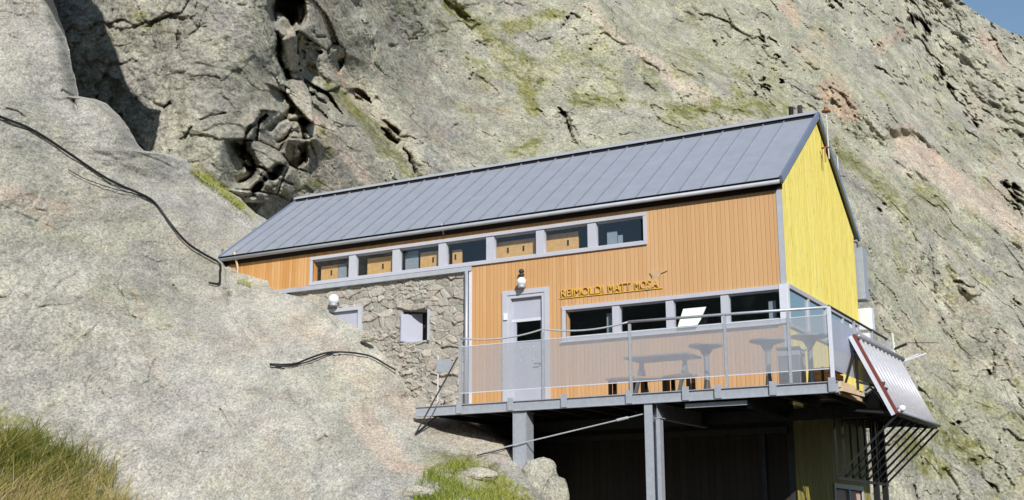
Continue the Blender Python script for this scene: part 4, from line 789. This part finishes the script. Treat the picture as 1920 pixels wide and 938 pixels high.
cable('rock_cable', [(506, 685), (545, 686), (585, 676), (615, 664), (640, 660)], .014, .014, 'shorter black cable doubled just under the arching one', .06)
cable('rock_cable', [(895, 854), (930, 846), (965, 836)], .010, .010, 'thin dark cable on the rock beside the left terrace column', .05)

# ------------------------------------------------------------------ loose rocks
def boulder(name, c, r, label, seed, squash=(1, 1, 1), group=None, mat='granite_near'):
    import bmesh
    bm = bmesh.new(); bmesh.ops.create_icosphere(bm, subdivisions=6, radius=1); V = np.array([v.co[:] for v in bm.verts])
    n1 = fbm(V * 1.1 + seed, 3, seed); w_, e_, _ = worley(V * 1.6 + seed, seed, 1.); n3 = fbm(V * 6 + seed, 4, seed + 3)
    R_ = 1 + .22 * n1 + .10 * w_ + .04 * n3; Q_ = V * R_[:, None] * np.array(squash) * r
    for v, q in zip(bm.verts, Q_): v.co = q
    me = bpy.data.meshes.new(name); bm.to_mesh(me); bm.free(); me.shade_smooth(); me.materials.append(M[mat]); o = bpy.data.objects.new(name, me); COL.objects.link(o); o.location = c
    for a in ('moss', 'rust', 'pale', 'crack'): me.attributes.new(a, 'FLOAT', 'POINT')
    return tag(o, label, 'rock', group)
boulder('rock', Pq(1008, 915, 22.6), .50, 'rounded granite rock right of the left terrace column foot', 5, (.8, .8, 1.05))
boulder('rock', Pq(1040, 942, 22.3), .34, 'smaller rounded granite rock at the edge of the dark undercroft', 9, (.75, .9, 1.3))
boulder('rock', tuple(on_slab(898, 893, -.06)), .24, 'pale flat rock poking out of the short grass', 14, (1.5, .8, .55), mat='boulder_rock')
boulder('rock', Pq(690, 634, 26.3), .10, 'small tan stone at the foot of the rubble wall', 19, (1.6, 1, .8), mat='boulder_rock')
boulder('rock', tuple(on_slab(775, 925, -.05)), .22, 'low grey rock left of the short grass at the bottom edge', 23, (1.6, .8, .5), mat='boulder_rock')

# ------------------------------------------------------------------ grass
def blades(name, specs, mat, label):
    V = []; Fc = []; T = []
    for (p, L, lean, side, w, tone, curl) in specs:
        n = len(V); up = Vector((0, 0, 1)); d = Vector(lean); sd_ = Vector(side) * w; S = 5; pos = Vector(p)
        for i in range(S + 1):
            t_ = i / S; ww = (1 - t_) ** .6
            q = pos + up * (L * (t_ - curl * t_ * t_ * .55)) + d * (L * t_ * t_)
            V += [q - sd_ * ww, q + sd_ * ww]; T += [tone + .12 * t_] * 2
            if i: a = n + 2 * (i - 1); Fc.append((a, a + 1, a + 3, a + 2))
    me = bpy.data.meshes.new(name); me.from_pydata([tuple(v) for v in V], [], Fc); at = me.attributes.new('tone', 'FLOAT', 'POINT'); at.data.foreach_set('value', np.clip(np.array(T, np.float32), 0, 1))
    me.materials.append(M[mat]); o = bpy.data.objects.new(name, me); COL.objects.link(o); return tag(o, label, 'grass', kind='stuff')
ex_, eb_ = Vector(ex), Vector((eb[0], eb[1], 0)).normalized()
sp = []; rr = random.Random(3)
clumps = [(rr.uniform(-60, 250), rr.uniform(808, 1010), rr.random()) for _ in range(140)]
clumps = [c for c in clumps if c[1] > 808 + max(0, c[0] - 80) * .6 + rr.uniform(-12, 40)]
for cx0, cy0, tn in clumps:
    base = on_slab(cx0, cy0, .05)
    for _ in range(48):
        a = rr.uniform(0, 2 * math.pi); r_ = abs(rr.gauss(0, .15)); p = base + ex_ * (r_ * math.cos(a)) + eb_ * (r_ * math.sin(a)) + Vector((0, 0, -.05))
        L = rr.uniform(.2, .72); ln = ex_ * rr.gauss(.30, .55) + eb_ * rr.gauss(-.15, .3); ang = rr.uniform(-.6, .6); side = ex_ * math.cos(ang) + eb_ * math.sin(ang)
        low = sstep(np.array(cy0), 880, 960); tone = min(1, max(0, rr.gauss(.32 + .32 * float(low) + .5 * (tn - .5), .24)))
        sp.append((p, L, ln, side, rr.uniform(.004, .0085), tone, rr.uniform(0, .8)))
blades('grass', sp, 'long_grass', 'long green and straw-coloured grass tufts in the lower left foreground')
sp = []
for _ in range(9000):
    x_ = rr.uniform(775, 1010); y_ = rr.uniform(862, 990); top_ = 866 + (abs(x_ - 872) / 105) ** 2 * 48 if x_ < 872 else 866 + ((x_ - 872) / 130) ** 1.6 * 72
    if y_ < top_ + rr.uniform(-4, 10): continue
    if math.hypot((x_ - 898) / 42, (y_ - 888) / 13) < 1 and rr.random() < .9: continue
    p = on_slab(x_, y_, .02); tone = min(1, max(0, rr.gauss(.52 + .0022 * (x_ - 900), .24)))
    if vnoise(np.array([[p.x * 3, p.y * 3, p.z * 3]]), 77)[0] > .25 and rr.random() < .8: continue
    sp.append((p, rr.uniform(.04, .15), ex_ * rr.gauss(.1, .7) + eb_ * rr.gauss(-.1, .4), ex_, rr.uniform(.004, .008), tone, rr.uniform(0, .6)))
blades('grass', sp, 'short_grass', 'short bright green grass patch below the left terrace column')
sp = []
for (x0, y0, x1, y1, n, wd) in ((368, 324, 458, 392, 260, 6), (444, 528, 470, 536, 40, 2)):
    for _ in range(n):
        t_ = rr.random(); x_ = x0 + (x1 - x0) * t_ + rr.gauss(0, wd * .4); y_ = y0 + (y1 - y0) * t_ + rr.gauss(0, wd * .6); p = on_slab(x_, y_, .03)
        sp.append((p, rr.uniform(.06, .16), ex_ * rr.gauss(.1, .5), ex_, rr.uniform(.006, .012), min(1, max(0, rr.gauss(.66, .2))), rr.uniform(0, .8)))
blades('grass', sp, 'short_grass', 'dry olive grass strips in the rock joint left of the hut')

# ------------------------------------------------------------------ the far side of the valley, seen only mirrored in the panes
aa = np.linspace(math.radians(160), math.radians(400), 220); hh = np.linspace(0, 1, 40); A_, H_ = np.meshgrid(aa, hh)
rad = 320 + 90 * (H_) ; zt = 95 + 38 * fbm(np.c_[aa * 3, aa * 0, aa * 0], 4, 300)
Pz = np.stack([CAM[0] + np.cos(A_) * rad, CAM[1] + np.sin(A_) * rad, -60 + (zt[None] + 60) * H_ ** .9], -1); n_ = fbm(Pz.reshape(-1, 3) * .02, 5, 301).reshape(H_.shape)
Pz[..., 0] += np.cos(A_) * n_ * 30; Pz[..., 1] += np.sin(A_) * n_ * 30
zz = np.zeros(A_.shape)
op = gridmesh('hills', Pz, M['granite_far'], dict(moss=zz + .2, rust=zz, pale=zz, crack=zz)); tag(op, 'shaded mountain slope across the valley', 'mountainside', kind='structure')
